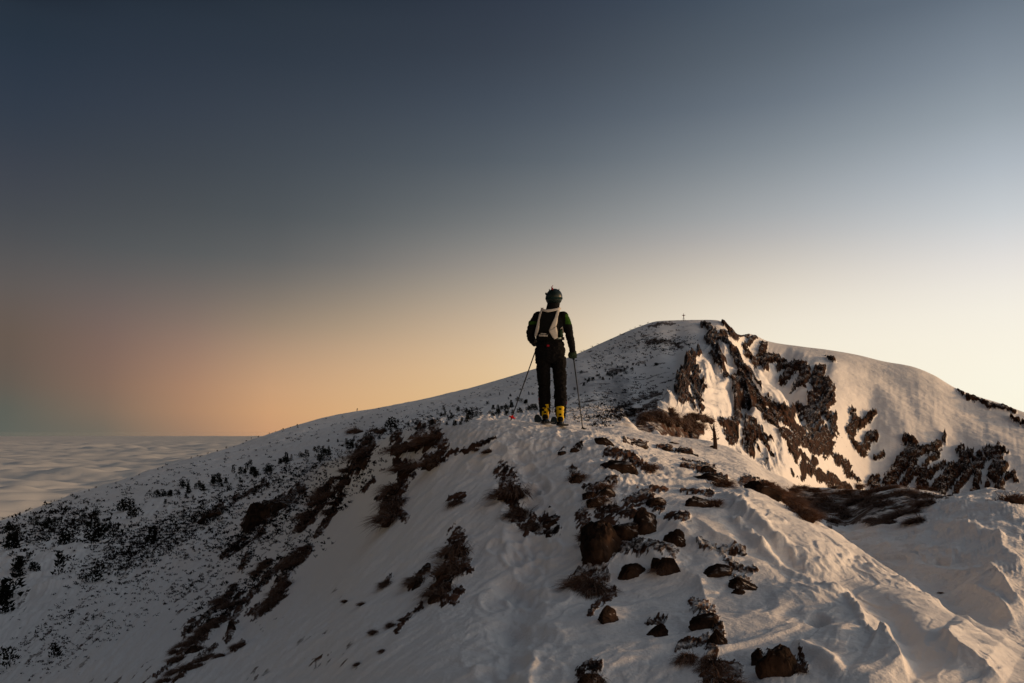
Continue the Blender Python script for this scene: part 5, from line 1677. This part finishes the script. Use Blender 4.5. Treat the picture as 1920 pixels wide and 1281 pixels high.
sheet('waist_belt', [(1006, 634.5), (1006, 640)], [(1059, 636), (1059, 641)], 0.040, 0.05, M_BLACK, pack, 4, 12)
sheet('hip_buckle', [(1046.5, 638), (1047, 641)], [(1053, 637.5), (1053, 640)], 0.070, 0.012, simple('pale grey webbing', (0.30, 0.34, 0.30), 0.7), pack, 3, 4)
patch = sheet('print_patch', [(1010, 629), (1010, 637.5)], [(1030, 629), (1030, 638.5)], 0.071, 0.008, M_BLACK, pack, 4, 8)
for y0, y1, xs in ((629.2, 631.4, np.arange(1015, 1025, 1.75)), (632.2, 635.6, np.arange(1011.8, 1027.5, 2.35))):
    for i, x in enumerate(xs):                                # two rows of worn pale print, too small to read
        w = 1.15 if y1 < 632 else 1.7
        dy = 0.07 * (x - 1012)
        sheet('print_mark', [(x, y0 + dy), (x + 0.1 * (i % 2), y1 + dy)], [(x + w, y0 + dy + 0.2 * (i % 3)), (x + w * 0.9, y1 + dy)], 0.0745, 0.003, M_WHITE, patch, 3, 3)
# side bottle in its net and the thin shock cord
bm = bmesh.new()
x, z = pxz(1052, 629)
tube(bm, [(x, back_y(x, z) + 0.01, z - 0.045), (x, back_y(x, z), z), (x, back_y(x, z) + 0.005, z + 0.045)], [0.026, 0.030, 0.022], 12)
bm_obj('side_pocket', bm, simple('dark green mesh', (0.012, 0.03, 0.016), 0.7), pack)
bm = bmesh.new()
a, b, c = pxz(1052, 621), pxz(1055.5, 616), pxz(1057, 628)
tube(bm, [(a[0], -0.12, a[1]), (b[0], -0.07, b[1]), (c[0], -0.05, c[1])], 0.005, 8)
bm_obj('shock_cord', bm, M_WHITE, pack)

# poles
def pole(top, tip, label, basket_mat):
    root = empty('ski_pole', SK, label, 'ski pole', 'ski poles of the skier')
    root.rotation_euler = (0, 0, TURN)
    d = (tip - top).normalized()
    bm = bmesh.new()
    tube(bm, [on(top, tip, 0.11), tip], [0.0088, 0.0062], 10)
    bm_obj('shaft', bm, simple('pole shaft', (0.03, 0.028, 0.026), 0.45, var=0.2), root)
    bm = bmesh.new()
    tube(bm, [top, on(top, tip, 0.012), on(top, tip, 0.06), on(top, tip, 0.12)], [0.016, 0.019, 0.015, 0.014], 12)
    bm_obj('grip', bm, M_RUB, root)
    bm = bmesh.new()
    bt = on(tip, top, 0.06)
    n = d.cross(Vector((0, 1, 0))).normalized()
    b2 = d.cross(n)
    ring_pts = [bt + n * (0.042 * math.cos(2 * math.pi * k / 18)) * (1 + 0.12 * math.cos(6 * math.pi * k / 18)) + b2 * (0.042 * math.sin(2 * math.pi * k / 18)) for k in range(19)]
    tube(bm, ring_pts, 0.007, 6)
    for k in range(3):
        th = 2 * math.pi * k / 3
        tube(bm, [on(tip, top, 0.075), bt + n * (0.042 * math.cos(th)) + b2 * (0.042 * math.sin(th))], [0.012, 0.006], 6)
    tube(bm, [on(tip, top, 0.04), on(tip, top, 0.09)], [0.013, 0.012], 10)
    bm_obj('basket', bm, basket_mat, root)
    bm = bmesh.new()
    q = on(top, tip, 0.01)
    tube(bm, [q, q + Vector((0.03, -0.01, -0.02)), q + Vector((0.035, 0.0, -0.07)), q + Vector((0.01, 0.01, -0.10)), on(top, tip, 0.1)], 0.005, 6)
    bm_obj('wrist_strap', bm, M_RUB, root)
    return root


pole(R_TOP, R_TIP, 'ski pole planted to the right of the skier, held upright', M_RUB)
pole(L_TOP, L_TIP, 'ski pole with red basket slanting out to the left of the skier', M_RED)

# skis
def ski(x, yaw, z, label):
    root = empty('ski', SM @ Vector((x, -0.12 if x > 0 else 0.0, 0)), label, 'ski', 'skis under the skier')
    root.rotation_euler = (0, 0, TURN + R(yaw))
    bm = bmesh.new()
    n = 40
    prev = None
    for i in range(n + 1):
        t = i / n
        y = -0.66 + 1.62 * t
        w = 0.040 + 0.010 * abs(2 * t - 0.9) ** 2 + 0.006 * (t > 0.7)
        if t > 0.92:
            w *= math.sqrt(max(0.02, 1 - ((t - 0.92) / 0.085) ** 2))
        if t < 0.03:
            w *= 0.75
        zz = z + 0.012 + 0.135 * max(0, (t - 0.80) / 0.2) ** 2.0 + 0.012 * max(0, (0.06 - t) / 0.06)
        th = 0.010 if 0.1 < t < 0.9 else 0.007
        cur = [bm.verts.new(p) for p in ((-w, y, zz - th), (w, y, zz - th), (w, y, zz), (-w, y, zz))]
        if prev:
            for k in range(4):
                bm.faces.new((prev[k], prev[(k + 1) % 4], cur[(k + 1) % 4], cur[k]))
        else:
            bm.faces.new(cur)
        prev = cur
    bm.faces.new(prev[::-1])
    bm_obj('blade', bm, M_SKI, root, False)
    bm = bmesh.new()
    box(bm, (-0.032, -0.19, z + 0.0125), (0.032, -0.10, z + 0.045))
    bmesh.ops.bevel(bm, geom=bm.edges[:], offset=0.006, segments=2, affect='EDGES')
    tube(bm, [(0.0, -0.145, z + 0.03), (0.0, -0.14, z + 0.06)], [0.022, 0.016], 10)
    bm_obj('heel_binding', bm, M_METAL, root)
    bm = bmesh.new()
    box(bm, (-0.036, 0.15, z + 0.0125), (0.036, 0.25, z + 0.04))
    bmesh.ops.bevel(bm, geom=bm.edges[:], offset=0.006, segments=2, affect='EDGES')
    bm_obj('toe_binding', bm, M_METAL, root)
    return root


ski(-0.088, 7.5, 0.004, 'left ski, its black shovel showing beside the yellow boot')
ski(0.110, 5.0, -0.030, 'right ski, its shovel half hidden behind the yellow boot')

# ------------------------------------------------------------------ summit cross and the stump at the cliff edge
p, r = ground(1282, 602.5)
s = r / FPX
root = empty('summit_cross', p, 'tiny cross on a mast with stay wires on the flat summit', 'summit cross')
M_WOOD = simple('weathered wood', (0.05, 0.028, 0.020), 0.85, var=0.3)
bm = bmesh.new(); tube(bm, [(0, 0, -0.5), (0, 0, 14.5 * s)], [0.11, 0.08], 8); bm_obj('mast', bm, M_WOOD, root)
bm = bmesh.new(); tube(bm, [(-3.2 * s, 0, 11.2 * s), (3.2 * s, 0, 11.2 * s)], 0.10, 8); bm_obj('crossbar', bm, M_WOOD, root)
bm = bmesh.new(); box(bm, (-0.9 * s, -0.15, 9.0 * s), (0.9 * s, 0.15, 11.8 * s)); bm_obj('plaque', bm, M_DRED, root, False)
for a in (-1, 1):
    bm = bmesh.new(); tube(bm, [(0, 0, 8.0 * s), (a * 4.5 * s, 0.4, -0.2)], 0.035, 5); bm_obj('stay_wire', bm, M_METAL, root)

p, r = ground(1341, 842)
s = r / FPX
root = empty('tree_stump', p, 'short dead tree stump with stubby side branches at the cliff edge', 'tree stump')
bm = bmesh.new()
tube(bm, [(0, 0, -4 * s), (0.3 * s, 0, 8 * s), (0, 0, 16 * s), (-0.6 * s, 0, 26 * s), (-1.2 * s, 0, 34 * s), (-1.4 * s, 0, 45 * s)], [3.9 * s, 3.7 * s, 3.4 * s, 2.9 * s, 2.2 * s, 0.7 * s], 12)
trunk = bm_obj('trunk', bm, M_WOOD, root)
g = np.random.default_rng(12)
for bp in ([(0, 0, 17 * s), (5 * s, 0, 18 * s), (8 * s, 0, 20 * s)], [(0, 0, 18 * s), (-4 * s, 1 * s, 18 * s), (-7 * s, 0, 17 * s)], [(-1 * s, 0, 30 * s), (-5 * s, 0, 36 * s), (-9 * s, 0, 44 * s)]):
    bm = bmesh.new()
    tube(bm, bp, [1.7 * s, 1.2 * s, 0.5 * s], 8)
    bm_obj('branch', bm, M_WOOD, root)
V, F = [], []
for k in range(260):                                        # frosted twigs round the upper stump
    z = g.uniform(14, 46) * s
    c = np.array([g.normal() * 3.2 * s - (z - 20 * s) * 0.06, g.normal() * 2.5 * s, z])
    d = g.normal(size=3); d /= np.linalg.norm(d)
    sd = np.cross(d, g.normal(size=3)); sd /= np.linalg.norm(sd)
    i = len(V)
    V += [c - sd * 0.35 * s, c + sd * 0.35 * s, c + d * 2.6 * s]
    F.append((i, i + 1, i + 2))
tw = link('frosted_twigs', mesh_np('frosted_twigs', np.array(V), np.array(F), False), M_TWIG, root)
tw['kind'] = 'stuff'
